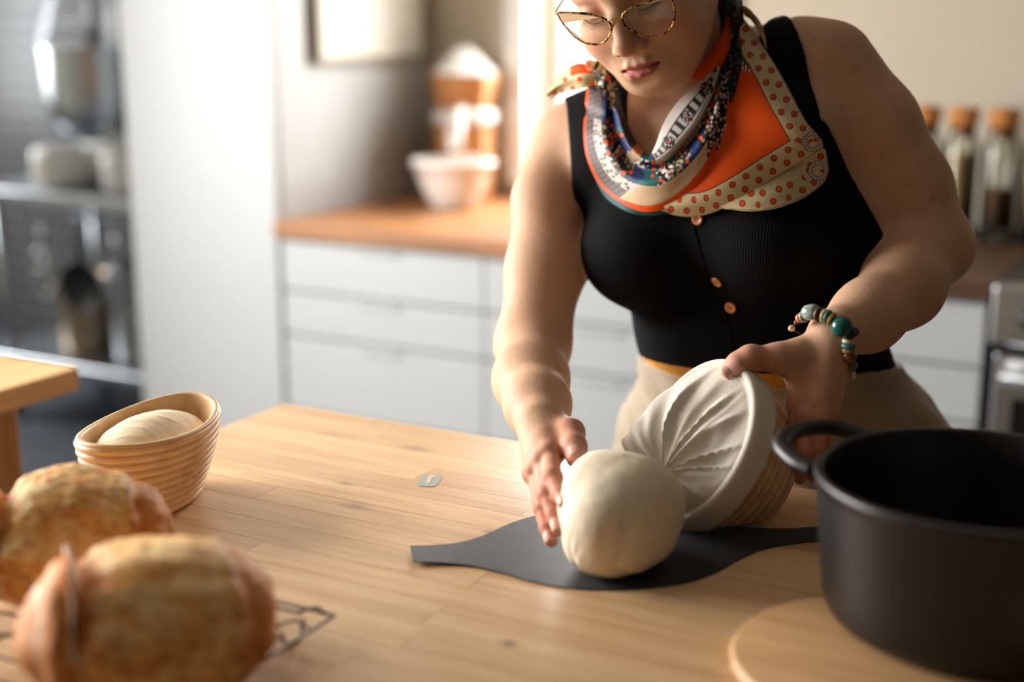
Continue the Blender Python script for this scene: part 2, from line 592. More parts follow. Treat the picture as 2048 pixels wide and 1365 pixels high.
for jx, jy, c, fill, lab in jars:
    j = thing('storage_jar', lab, 'jar', (jx, jy, 0.9), 'corked jars on the worktop')
    z = 0.9005
    fill *= 1.07
    KZ = lambda vf: (np.c_[vf[0][:, :2], z + (vf[0][:, 2] - z) * 1.07], vf[1])
    v, f = lathe([(0.0, 0.0), (0.036, 0.0), (0.0395, 0.005), (0.040, 0.02), (0.040, 0.195), (0.037, 0.215), (0.029, 0.232), (0.029, 0.246), (0.031, 0.249),
                  (0.027, 0.25), (0.0265, 0.23), (0.035, 0.212), (0.0375, 0.194), (0.0375, 0.01), (0.0, 0.006)], (jx, jy, z), 32)
    obj('glass', *KZ((v, f)), M_jar, j)
    v, f = lathe([(0.0, 0.0075), (0.0365, 0.012), (0.0372, 0.02), (0.0372, fill - 0.01), (0.03, fill), (0.0, fill + 0.004)], (jx, jy, z), 28)
    obj('contents', v, f, plain('jar_contents', c, 0.8, var=0.3, scale=160), j)
    v, f = lathe([(0.0, 0.225), (0.0262, 0.225), (0.0265, 0.248), (0.034, 0.252), (0.035, 0.285), (0.032, 0.29), (0.0, 0.29)], (jx, jy, z), 28)
    obj('cork_stopper', *KZ((v, f)), M_cork, j)

# ------------------------------------------------------------------ range cooker
rg = thing('range_cooker', 'steel range cooker with dark oven door and bright bar handle', 'cooker', (-0.1, 3.1, 0))
rx0, rx1 = -0.405, 0.195
box('body', rx0, rx1, 2.74, WB - 0.01, 0.05, 0.90, M_dark, rg, b=0.004)
box('control_panel', rx0, rx1, 2.69, 2.74, 0.795, 0.912, M_steel, rg, b=0.006)
box('hob', rx0, rx1, 2.74, WB - 0.02, 0.90, 0.912, M_black, rg, b=0.003)
for i in range(5):
    kx = rx0 + 0.075 + i * 0.112
    v, f = lathe([(0, 0), (0.022, 0.0), (0.022, 0.012), (0.018, 0.03), (0.0, 0.032)], (0, 0, 0), 24)
    v = np.c_[kx + v[:, 0], 2.69 - v[:, 2], 0.853 + v[:, 1]]
    obj('knob', v, f, M_dark, rg)
d = box('oven_door', rx0 + 0.012, rx1 - 0.012, 2.70, 2.74, 0.22, 0.775, M_steel, rg, b=0.004)
box('glass', rx0 + 0.05, rx1 - 0.05, 2.694, 2.702, 0.30, 0.69, plain('oven_glass', (10, 10, 11), 0.08), d, b=0.002)
v, f = join([tube([(rx0 + 0.03, 2.665, 0.737), (rx1 - 0.03, 2.665, 0.737)], 0.015, 14), tube([(rx0 + 0.06, 2.70, 0.737), (rx0 + 0.06, 2.665, 0.737)], 0.009, 10),
             tube([(rx1 - 0.06, 2.70, 0.737), (rx1 - 0.06, 2.665, 0.737)], 0.009, 10)])
obj('handle', v, f, plain('polished_bar', (225, 225, 225), 0.2, 1.0), d)
box('plinth', rx0 + 0.01, rx1 - 0.01, 2.76, 2.78, 0, 0.06, M_black, rg, b=0.002)
for i, (x, y) in enumerate(((-0.26, 2.92), (0.05, 2.92), (-0.26, 3.25), (0.05, 3.25))):
    v, f = join([tube([(x + 0.09 * math.cos(a), y + 0.09 * math.sin(a), 0.935), (x + 0.02 * math.cos(a), y + 0.02 * math.sin(a), 0.935)], 0.006, 6) for a in np.arange(4) * math.pi / 2 + 0.78]
                + [lathe([(0.0, 0.915 - 0.003), (0.045, 0.912), (0.04, 0.925), (0.0, 0.927)], (x, y, 0), 20)]
                + [tube([(x + 0.09 * math.cos(a), y + 0.09 * math.sin(a), 0.911), (x + 0.09 * math.cos(a), y + 0.09 * math.sin(a), 0.938)], 0.006, 6) for a in np.arange(4) * math.pi / 2 + 0.78])
    obj('burner', v, f, M_black, rg)
# ------------------------------------------------------------------ steel trolley with the dough mixer
tr = thing('steel_trolley', 'steel two-tier trolley carrying the dough mixer', 'trolley', (-3.62, 3.55, 0))
tx0, tx1, ty0, ty1 = -4.05, -2.99, 3.30, 3.82
for z in (0.84, 0.235):
    box('shelf', tx0, tx1, ty0, ty1, z - 0.045, z, M_steel, tr, b=0.012, seg=3)
for x in (tx0 + 0.15, tx1 - 0.05):
    for y in (ty0 + 0.03, ty1 - 0.03):
        v, f = tube([(x, y, 0.11), (x, y, 0.80)], 0.016, 14)
        obj('post', v, f, M_steel, tr)
        a = np.linspace(0, 2 * math.pi, 24, endpoint=False)
        prof = [(0.02, -0.014), (0.045, -0.014), (0.05, -0.008), (0.05, 0.008), (0.045, 0.014), (0.02, 0.014)]
        V = np.array([[(x + s, y + r * math.cos(q), 0.051 + r * math.sin(q)) for q in a] for r, s in prof])
        vv, ff = rings(list(V))
        obj('wheel', vv, ff, M_black, tr)
        v, f = join([bev_box(x - 0.026, x - 0.019, y - 0.012, y + 0.012, 0.04, 0.11, 0.002), bev_box(x + 0.019, x + 0.026, y - 0.012, y + 0.012, 0.04, 0.11, 0.002),
                     bev_box(x - 0.026, x + 0.026, y - 0.016, y + 0.016, 0.103, 0.114, 0.002)])
        obj('wheel_fork', v, f, M_steel, tr, smooth=False)

M_enamel = plain('mixer_enamel', (222, 220, 214), 0.32, var=0.02)
mix_x, mix_y, mz = -3.50, 3.50, 0.8405
mm = thing('dough_mixer', 'white planetary dough mixer with a deep steel bowl and wire guard', 'mixer', (mix_x, mix_y, mz))
# base with two broad feet
for s in (-1, 1):
    v, f = bev_box(mix_x + s * 0.165 - 0.066, mix_x + s * 0.165 + 0.066, mix_y - 0.17, mix_y + 0.22, mz, mz + 0.155, 0.045, 4)
    obj('foot', v, f, M_enamel, mm)
v, f = bev_box(mix_x - 0.14, mix_x + 0.14, mix_y - 0.02, mix_y + 0.22, mz + 0.05, mz + 0.165, 0.03, 4)
obj('base', v, f, M_enamel, mm)
v, f = bev_box(mix_x - 0.10, mix_x + 0.10, mix_y + 0.10, mix_y + 0.28, mz + 0.10, mz + 0.76, 0.05, 4)
obj('column', v, f, M_enamel, mm)
v, f = bev_box(mix_x - 0.12, mix_x + 0.12, mix_y - 0.22, mix_y + 0.28, mz + 0.70, mz + 0.90, 0.06, 4)
obj('motor_head', v, f, M_enamel, mm)
bz = mz + 0.17
bc = (mix_x + 0.02, mix_y - 0.06, 0)
v, f = lathe([(0.0, bz), (0.06, bz + 0.002), (0.12, bz + 0.03), (0.155, bz + 0.08), (0.172, bz + 0.16), (0.178, bz + 0.30), (0.182, bz + 0.315), (0.178, bz + 0.32),
              (0.172, bz + 0.30), (0.166, bz + 0.16), (0.148, bz + 0.085), (0.11, bz + 0.035), (0.0, bz + 0.012)], bc, 56)
obj('bowl', v, f, M_steel, mm)
for s in (-1, 1):
    v, f = bev_box(bc[0] + s * 0.205 - 0.03, bc[0] + s * 0.205 + 0.03, bc[1] - 0.02, bc[1] + 0.02, bz + 0.285, bz + 0.32, 0.01, 3)
    obj('bowl_lug', v, f, M_steel, mm)
    v, f = tube([(bc[0] + s * 0.21, bc[1] + 0.02, bz + 0.29), (bc[0] + s * 0.20, bc[1] + 0.08, bz + 0.22), (bc[0] + s * 0.13, bc[1] + 0.19, bz + 0.16)], 0.018, 12)
    obj('bowl_arm', v, f, M_enamel, mm)
for i in range(11):
    z = bz + 0.335 + i * 0.017
    r = 0.182 - i * 0.0055
    a = np.linspace(0, 2 * math.pi, 40, endpoint=False)
    v, f = tube(np.c_[bc[0] + r * np.cos(a), bc[1] + r * np.sin(a), np.full(40, z)], 0.0042, 6, closed=True)
    obj('guard_ring', v, f, M_steel, mm)
for k in range(6):
    a = k * math.pi / 3 + 0.4
    v, f = tube([(bc[0] + 0.183 * math.cos(a), bc[1] + 0.183 * math.sin(a), bz + 0.32), (bc[0] + 0.124 * math.cos(a), bc[1] + 0.124 * math.sin(a), bz + 0.52)], 0.004, 6)
    obj('guard_rod', v, f, M_steel, mm)
v, f = tube([(bc[0], bc[1], bz + 0.55), (bc[0], bc[1], bz + 0.30)], 0.02, 14)
obj('shaft', v, f, M_steel, mm)
a = np.linspace(0, 3.2 * math.pi, 50)
v, f = tube(np.c_[bc[0] + 0.10 * np.cos(a) * np.sin(np.linspace(0.2, 2.6, 50)), bc[1] + 0.10 * np.sin(a) * np.sin(np.linspace(0.2, 2.6, 50)), bz + 0.30 - 0.24 * np.linspace(0, 1, 50)], 0.011, 10)
obj('dough_hook', v, f, M_steel, mm)

# hooks and tools hung under the upper shelf, pots on the lower shelf
def pot_small(cx, cy, z, r, h, label, mat, lid=False):
    t_ = thing('stock_pot', label, 'pot', (cx, cy, z))
    v, f = lathe([(0, 0), (r * 0.93, 0), (r * 0.99, 0.012), (r, h * 0.5), (r, h - 0.004), (r * 1.04, h), (r * 0.985, h), (r * 0.975, h * 0.5), (r * 0.9, 0.012), (0, 0.008)], (cx, cy, z), 40)
    obj('pot', v, f, mat, t_)
    for s in (-1, 1):
        v, f = tube(crom([(cx + s * r, cy - 0.04, z + h * 0.8), (cx + s * (r + 0.04), cy - 0.03, z + h * 0.82), (cx + s * (r + 0.04), cy + 0.03, z + h * 0.82), (cx + s * r, cy + 0.04, z + h * 0.8)], 5), 0.006, 8)
        obj('handle', v, f, mat, t_)
    return t_


zl = 0.2355
M_alu = plain('dull_aluminium', (176, 178, 178), 0.4, 0.9, var=0.1)
pot_small(-3.42, 3.50, zl, 0.085, 0.34, 'tall narrow steel stock pot at the end of the lower trolley shelf', M_alu)
pot_small(-3.70, 3.53, zl, 0.095, 0.28, 'middling steel stock pot on the lower trolley shelf, under the hanging pan', plain('warm_steel', (170, 150, 128), 0.35, 0.9, var=0.1))

# a rail below the top shelf with hanging tools
rail = tr
v, f = tube([(-3.80, 3.36, 0.755), (-3.02, 3.36, 0.755)], 0.007, 10)
obj('hook_rail', v, f, M_steel, rail)
hx = [-3.50, -3.335, -3.68]
for x in (-3.78, -3.04):
    v, f = tube([(x, 3.36, 0.755), (x, 3.36, 0.80)], 0.005, 8)
    obj('bracket', v, f, M_steel, rail)
for x in hx:
    v, f = tube(crom([(x, 3.36, 0.767), (x, 3.345, 0.762), (x, 3.344, 0.74), (x, 3.344, 0.715), (x, 3.332, 0.708), (x, 3.322, 0.72)], 4), 0.003, 6)
    obj('hook', v, f, M_steel, rail)


def hang(name, label, cat, x, parts):
    t_ = thing(name, label, cat, (x, 3.335, 0.45))
    for n, (v, f), m in parts:
        obj(n, v, f, m, t_)
    return t_


def disc_v(cx, cy, cz, prof, n=32):
    v, f = lathe(prof, (0, 0, 0), n)
    return np.c_[cx + v[:, 0], cy - v[:, 2], cz + v[:, 1]], f


hang('frying_pan', 'dark frying pan hanging by its handle from the trolley rail', 'pan', hx[0],
     [('handle', tube([(hx[0], 3.335, 0.722), (hx[0], 3.335, 0.60)], 0.010, 8), M_dark),
      ('pan', disc_v(hx[0], 3.345, 0.52, [(0.0, 0.0), (0.075, 0.0), (0.095, 0.03), (0.09, 0.03), (0.073, 0.006), (0.0, 0.006)]), M_dark)])
whx = hx[1]
wires = []
for k in range(8):
    a = k * math.pi / 8
    q = np.linspace(0, math.pi, 15)
    L = 0.17
    pts = [(whx + 0.045 * math.sin(s) * math.cos(a) * (1.2 if s > 1.5 else 1), 3.335 + 0.045 * math.sin(s) * math.sin(a), 0.62 - L * (1 - math.cos(s)) / 2) for s in q]
    w_ = [(2 * whx - p[0], 2 * 3.335 - p[1], p[2]) for p in pts[::-1]]
    wires.append(tube(pts + w_[1:], 0.0018, 5))
hang('whisk', 'large balloon whisk hanging from the trolley rail', 'whisk', whx,
     [('handle', tube([(whx, 3.335, 0.722), (whx, 3.335, 0.61)], 0.011, 10), M_steel), ('wires', join(wires), M_steel)])
hang('flat_beater', 'pale flat mixer paddle hanging beside the balloon whisk', 'beater', hx[2],
     [('shaft', tube([(hx[2], 3.335, 0.722), (hx[2], 3.335, 0.63)], 0.012, 10), M_alu),
      ('paddle', join([tube(crom([(hx[2], 3.335, 0.64), (hx[2] - 0.055, 3.335, 0.60), (hx[2] - 0.06, 3.335, 0.53), (hx[2], 3.335, 0.465), (hx[2] + 0.06, 3.335, 0.53), (hx[2] + 0.055, 3.335, 0.60), (hx[2], 3.335, 0.64)], 5), 0.010, 8),
                       tube([(hx[2], 3.335, 0.64), (hx[2], 3.335, 0.47)], 0.008, 8), tube([(hx[2] - 0.055, 3.335, 0.56), (hx[2] + 0.055, 3.335, 0.56)], 0.008, 8)]), M_alu)])
# ------------------------------------------------------------------ second wooden bench at the left
M_bench = wood_mat('bench_wood', lin(172, 126, 80), lin(212, 168, 118), lin(228, 190, 142), axis=1, rough=0.45)
M_benchd = wood_mat('bench_leg_wood', lin(150, 100, 40), lin(186, 134, 66), lin(204, 152, 84), axis=2, rough=0.5)
bn = thing('side_bench', 'solid wooden side bench standing left of the large worktable', 'bench', (-1.95, 0.9, 0))
for i in range(6):
    x1 = -1.505 - i * 0.135
    box('plank', x1 - 0.134, x1, 0.30, 1.412, 0.866, 0.90, M_bench, bn, b=0.0015, seg=1)
for x0 in (-1.665, -2.28):
    for y0 in (1.31, 0.36):
        box('leg', x0, x0 + 0.065, y0, y0 + 0.065, 0.0, 0.866, M_benchd, bn, b=0.004)
for x in (-1.645, -2.26):
    box('rail', x, x + 0.025, 0.42, 1.31, 0.70, 0.78, M_benchd, bn, b=0.002)
for y in (0.38, 1.33):
    box('rail', -2.215, -1.665, y, y + 0.025, 0.78, 0.86, M_benchd, bn, b=0.002)
# ------------------------------------------------------------------ butcher-block worktable, stave by stave
def kxy(px, py):
    q = onz(px, py)
    return float(q[0]), float(q[1])


KN = []
for px, py, rx, ry, amt in ((1020, 1287, .012, .009, 0.95), (712, 1012, .028, .013, 0.5), (690, 968, .018, .007, 0.6), (832, 898, .030, .016, 0.4), (983, 1066, .014, .010, 0.7), (660, 868, .05, .012, 0.3)):
    KN.append((*kxy(px, py), rx, ry, amt))
M_stave = wood_mat('table_beech', lin(204, 164, 118), lin(226, 192, 148), lin(236, 208, 168), axis=0, rough=0.36, knots=KN)
TX0, TX1, TY0, TY1, TZ = -1.114, 0.55, 0.40, 1.402, 0.90
tb_ = thing('worktable', 'large butcher-block worktable with warm glued wooden staves', 'table', (-0.3, 0.9, 0))
rnd = random.Random(4)
sv, sf = bev_box(-0.5, 0.5, -0.5, 0.5, -0.5, 0.5, 0.0)
SW = 0.0455
first = None
row = 0
y = TY1
while y > TY0 + 0.01:
    x = TX0
    n = 0
    while x < TX1 - 0.01:
        L = rnd.uniform(0.28, 0.62)
        if n == 0:
            L = rnd.uniform(0.12, 0.55)
        if TX1 - (x + L) < 0.15:
            L = TX1 - x
        if first is None:
            bm = bmesh.new()
            bmesh.ops.create_cube(bm, size=1.0)
            for v_ in bm.verts:
                v_.co = Vector((v_.co.x, v_.co.y * (SW - 0.0001), v_.co.z * 0.038))
            me = bpy.data.meshes.new('stave')
            bmesh.ops.bevel(bm, geom=[e for e in bm.edges if abs(e.verts[0].co.x - e.verts[1].co.x) > 0.5 and e.verts[0].co.z > 0], offset=0.00035, segments=1, affect='EDGES')
            bm.to_mesh(me)
            bm.free()
            me.materials.append(M_stave)
            first = bpy.data.objects.new('stave', me)
            o = first
        else:
            o = first.copy()
        COL.objects.link(o)
        o.parent = tb_
        dz = rnd.uniform(-0.00025, 0.0)
        o.location = (x + L / 2 + 0.3, y - SW / 2 - 0.9, TZ - 0.019 + dz)
        o.scale = (L - 0.0004, 1, 1)
        x += L
        n += 1
    y -= SW
    row += 1
TY0 = y
for x0 in (TX0 + 0.05, TX1 - 0.13):
    for y0 in (TY0 + 0.05, TY1 - 0.16):
        box('leg', x0, x0 + 0.08, y0, y0 + 0.08, 0, TZ - 0.04, M_benchd, tb_, b=0.005)
for y0 in (TY0 + 0.075, TY1 - 0.135):
    box('apron', TX0 + 0.13, TX1 - 0.13, y0, y0 + 0.025, TZ - 0.13, TZ - 0.04, M_bench, tb_, b=0.002)
for x0 in (TX0 + 0.075, TX1 - 0.105):
    box('apron', x0, x0 + 0.025, TY0 + 0.13, TY1 - 0.16, TZ - 0.13, TZ - 0.04, M_bench, tb_, b=0.002)
# small printed maker's mark on the top
c4 = [onz(832, 973), onz(872, 975), onz(886, 951), onz(846, 949)]
q = []
for i in range(4):
    a_, b_, c_ = c4[i - 1], c4[i], c4[(i + 1) % 4]
    for s in (0.75, 0.9, 1.0):
        pass
    q += [b_ + (a_ - b_) * 0.22, b_ + (a_ - b_) * 0.06 + (c_ - b_) * 0.06, b_ + (c_ - b_) * 0.22]
q = np.array(q)
v, f = rings([q + np.array([0, 0, -0.0005]), q + np.array([0, 0, 0.0004])])
mk = obj('printed_mark', v, f, plain('mark_ink', (150, 158, 150), 0.6), tb_, smooth=False)
mk['label'] = 'faded grey-green rounded square mark'
b1 = [onz(858, 952), onz(866, 952), onz(860, 968), onz(852, 968)]
v, f = rings([np.array(b1) + np.array([0, 0, 0.0003]), np.array(b1) + np.array([0, 0, 0.0007])])
obj('mark_bar', v, f, plain('mark_bar', (206, 190, 160), 0.6), mk, smooth=False)
b1 = [onz(866, 952), onz(874, 953), onz(871, 957), onz(863, 957)]
v, f = rings([np.array(b1) + np.array([0, 0, 0.0003]), np.array(b1) + np.array([0, 0, 0.0007])])
obj('mark_bar', v, f, mk.children[0].active_material, mk, smooth=False)

# ------------------------------------------------------------------ black woven bread mat
M_mat = NT('woven_mat').set(rough=0.5, spec=0.3)
uvc = M_mat.coord((1, 1, 1), 'UV')
wv1 = M_mat.n('ShaderNodeTexWave', bands_direction='X'); wv1.inputs['Scale'].default_value = 175
wv2 = M_mat.n('ShaderNodeTexWave', bands_direction='Y'); wv2.inputs['Scale'].default_value = 175
M_mat.l(uvc, wv1.inputs[0]); M_mat.l(uvc, wv2.inputs[0])
wv = M_mat.math('MULTIPLY', wv1.outputs[1], wv2.outputs[1])
M_mat.color(M_mat.ramp(wv, [(0.0, lin(12, 11, 11)), (0.6, lin(34, 32, 31))]))
M_mat.bump(wv, 0.9, 0.0012)
M_mat = M_mat.m
zt = 0.9012
a0, a1 = onz(823, 1115, zt), onz(1645, 1068, zt)
ax = (a1 - a0) / np.linalg.norm(a1 - a0)
nrm = np.array([ax[1], -ax[0], 0])           # towards the viewer
low = [(823, 1131), (880, 1130), (940, 1133), (1000, 1145), (1060, 1162), (1130, 1175), (1200, 1180), (1280, 1178), (1370, 1166), (1430, 1146), (1480, 1118), (1530, 1098), (1600, 1086), (1645, 1083)]
sw_ = np.array([[np.dot(onz(x, y, zt) - a0, ax), np.dot(onz(x, y, zt) - a0, nrm)] for x, y in low])
sw_[0, 0] = 0
sw_ = np.vstack([sw_, [0.47, sw_[-1, 1]], [0.52, sw_[-1, 1]]])
prof = crom(sw_, 6)
prof[:, 1] = np.maximum(prof[:, 1], 0.012)
NW = 24
g = np.linspace(-1, 1, NW)
Vt = np.array([[a0 + ax * s + nrm * (w_ * gg) + np.array([0, 0, 0.004 * max(0, 1 - s / 0.10) ** 2]) for gg in g] for s, w_ in prof])
ns = len(prof)
top = Vt.reshape(-1, 3)
bot = top - np.array([0, 0, 0.0009])
idx = lambda i, j: i * NW + j
F = []
for i in range(ns - 1):
    for j in range(NW - 1):
        F.append([idx(i, j), idx(i, j + 1), idx(i + 1, j + 1), idx(i + 1, j)][::-1])
        F.append([k + ns * NW for k in [idx(i, j), idx(i, j + 1), idx(i + 1, j + 1), idx(i + 1, j)]])
    for j in (0, NW - 1):
        q4 = [idx(i, j), idx(i + 1, j), idx(i + 1, j) + ns * NW, idx(i, j) + ns * NW]
        F.append(q4)
for i in (0, ns - 1):
    for j in range(NW - 1):
        F.append([idx(i, j), idx(i, j + 1), idx(i, j + 1) + ns * NW, idx(i, j) + ns * NW])
uv = np.array([[[s, w_ * gg] for gg in g] for s, w_ in prof]).reshape(-1, 2)
mat_o = obj('bread_mat', np.vstack([top, bot]), F, M_mat, None, smooth=False, uvs=np.vstack([uv, uv]))
tag(mat_o, 'black woven bread mat with tapered handles under the dough', 'mat')

# ------------------------------------------------------------------ pot on a round board
PC = (-0.161, 1.105)
M_iron = NT('cast_iron').set(rough=0.38, spec=0.5)
nz = M_iron.noise(M_iron.coord(), 220, 3)
M_iron.color(M_iron.ramp(M_iron.noise(M_iron.coord(), 6, 3), [(0.3, lin(19, 17, 16)), (0.7, lin(27, 24, 22))]))
M_iron.bump(nz, 0.25, 0.0008)
M_iron = M_iron.m
M_board = wood_mat('board_wood', lin(190, 142, 94), lin(216, 170, 120), lin(228, 188, 140), axis=0, rough=0.5, rand=False)
tvc = (-0.210, 1.003)
v, f = lathe([(0, 0), (0.115, 0), (0.1195, 0.003), (0.1205, 0.008), (0.118, 0.0125), (0.114, 0.0135), (0.0, 0.0135)], (*tvc, 0.9003), 72)
tag(obj('round_board', v, f, M_board, None, auto=35), 'round wooden board lying under the black pot', 'board')
zb, zr_ = 0.914, 1.042
pt = thing('casserole_pot', 'matt black cast-iron casserole pot without its lid', 'pot', (*PC, zb))
v, f = lathe([(0.0, 0), (0.105, 0), (0.114, 0.003), (0.121, 0.010), (0.1245, 0.020), (0.1275, 0.045), (0.1315, 0.085), (0.134, 0.113), (0.1345, 0.118), (0.136, 0.122),
              (0.136, 0.126), (0.1345, 0.128), (0.130, 0.128), (0.1285, 0.125), (0.1265, 0.09), (0.1225, 0.045), (0.118, 0.018), (0.105, 0.008), (0.0, 0.006)], (*PC, zb), 96)
obj('pot', v, f, M_iron, pt)
hd = P(1560, 905, 1.2)
for s in (0, 1):
    ang = math.atan2(0.36, -1.0) + s * math.pi     # loop handle direction
    e = np.array([math.cos(ang), math.sin(ang), 0])
    tt = np.array([-e[1], e[0], 0])
    c0 = np.array([*PC, zr_ - 0.012])
    zz = lambda q: np.array([0, 0, q])
    pts = crom([c0 + e * 0.126 + tt * 0.056 + zz(-.004), c0 + e * 0.150 + tt * 0.053 + zz(-.001), c0 + e * 0.176 + tt * 0.037 + zz(.006), c0 + e * 0.185 + zz(.009),
                c0 + e * 0.176 - tt * 0.037 + zz(.006), c0 + e * 0.150 - tt * 0.053 + zz(-.001), c0 + e * 0.126 - tt * 0.056 + zz(-.004)], 6)
    v, f = tube(pts, 0.0086, 12)
    v[:, 2] = (v[:, 2] - pts[:, 2].mean()) * 0.85 + pts[:, 2].mean()
    obj('handle', v, f, M_iron, pt)

# ------------------------------------------------------------------ wire cooling rack
M_wire = plain('wire_bronze', (74, 58, 44), 0.35, 0.9, var=0.1)
rk = thing('cooling_rack', 'dark wire cooling rack under the two loaves', 'rack', (-0.78, 0.68, 0.9))
RX0, RX1, RY0, RY1, RZ = -0.945, -0.632, 0.47, 0.851, 0.9175
loop = []
v, f = tube([(RX0, RY0, RZ), (RX1, RY0, RZ), (RX1, RY1, RZ), (RX0, RY1, RZ)], 0.0019, 8, closed=True)
obj('frame', v, f, M_wire, rk)
ny = 13
for i in range(ny):
    yy = RY0 + (i + 0.5) * (RY1 - RY0) / ny
    hw = (RY1 - RY0) / ny / 2 * 0.86
    pts = [(RX0, yy, RZ + .001), (RX0 + 0.03, yy, RZ + 0.0025), (RX1 - 0.045, yy, RZ + 0.0025), (RX1 - 0.028, yy + 0.004, RZ + 0.002), (RX1 - 0.014, yy + hw * 0.9, RZ + 0.006), (RX1 - 0.010, yy + hw, RZ + 0.002), (RX1, yy + hw, RZ + 0.0005)]
    v, f = tube(crom(pts, 3), 0.0012, 6)
    obj('wire', v, f, M_wire, rk)
for x in (RX0 + 0.10, RX1 - 0.10):
    v, f = tube([(x, RY0, RZ - 0.001), (x, RY1, RZ - 0.001)], 0.0014, 6)
    obj('cross_wire', v, f, M_wire, rk)
for x in (RX0 + 0.02, RX1 - 0.02):
    for yy in (RY0 + 0.03, RY1 - 0.03):
        v, f = tube(crom([(x, yy - 0.015, RZ - 0.001), (x, yy - 0.01, 0.903), (x, yy, 0.9015), (x, yy + 0.01, 0.903), (x, yy + 0.015, RZ - 0.001)], 4), 0.0014, 6)
        obj('foot', v, f, M_wire, rk)
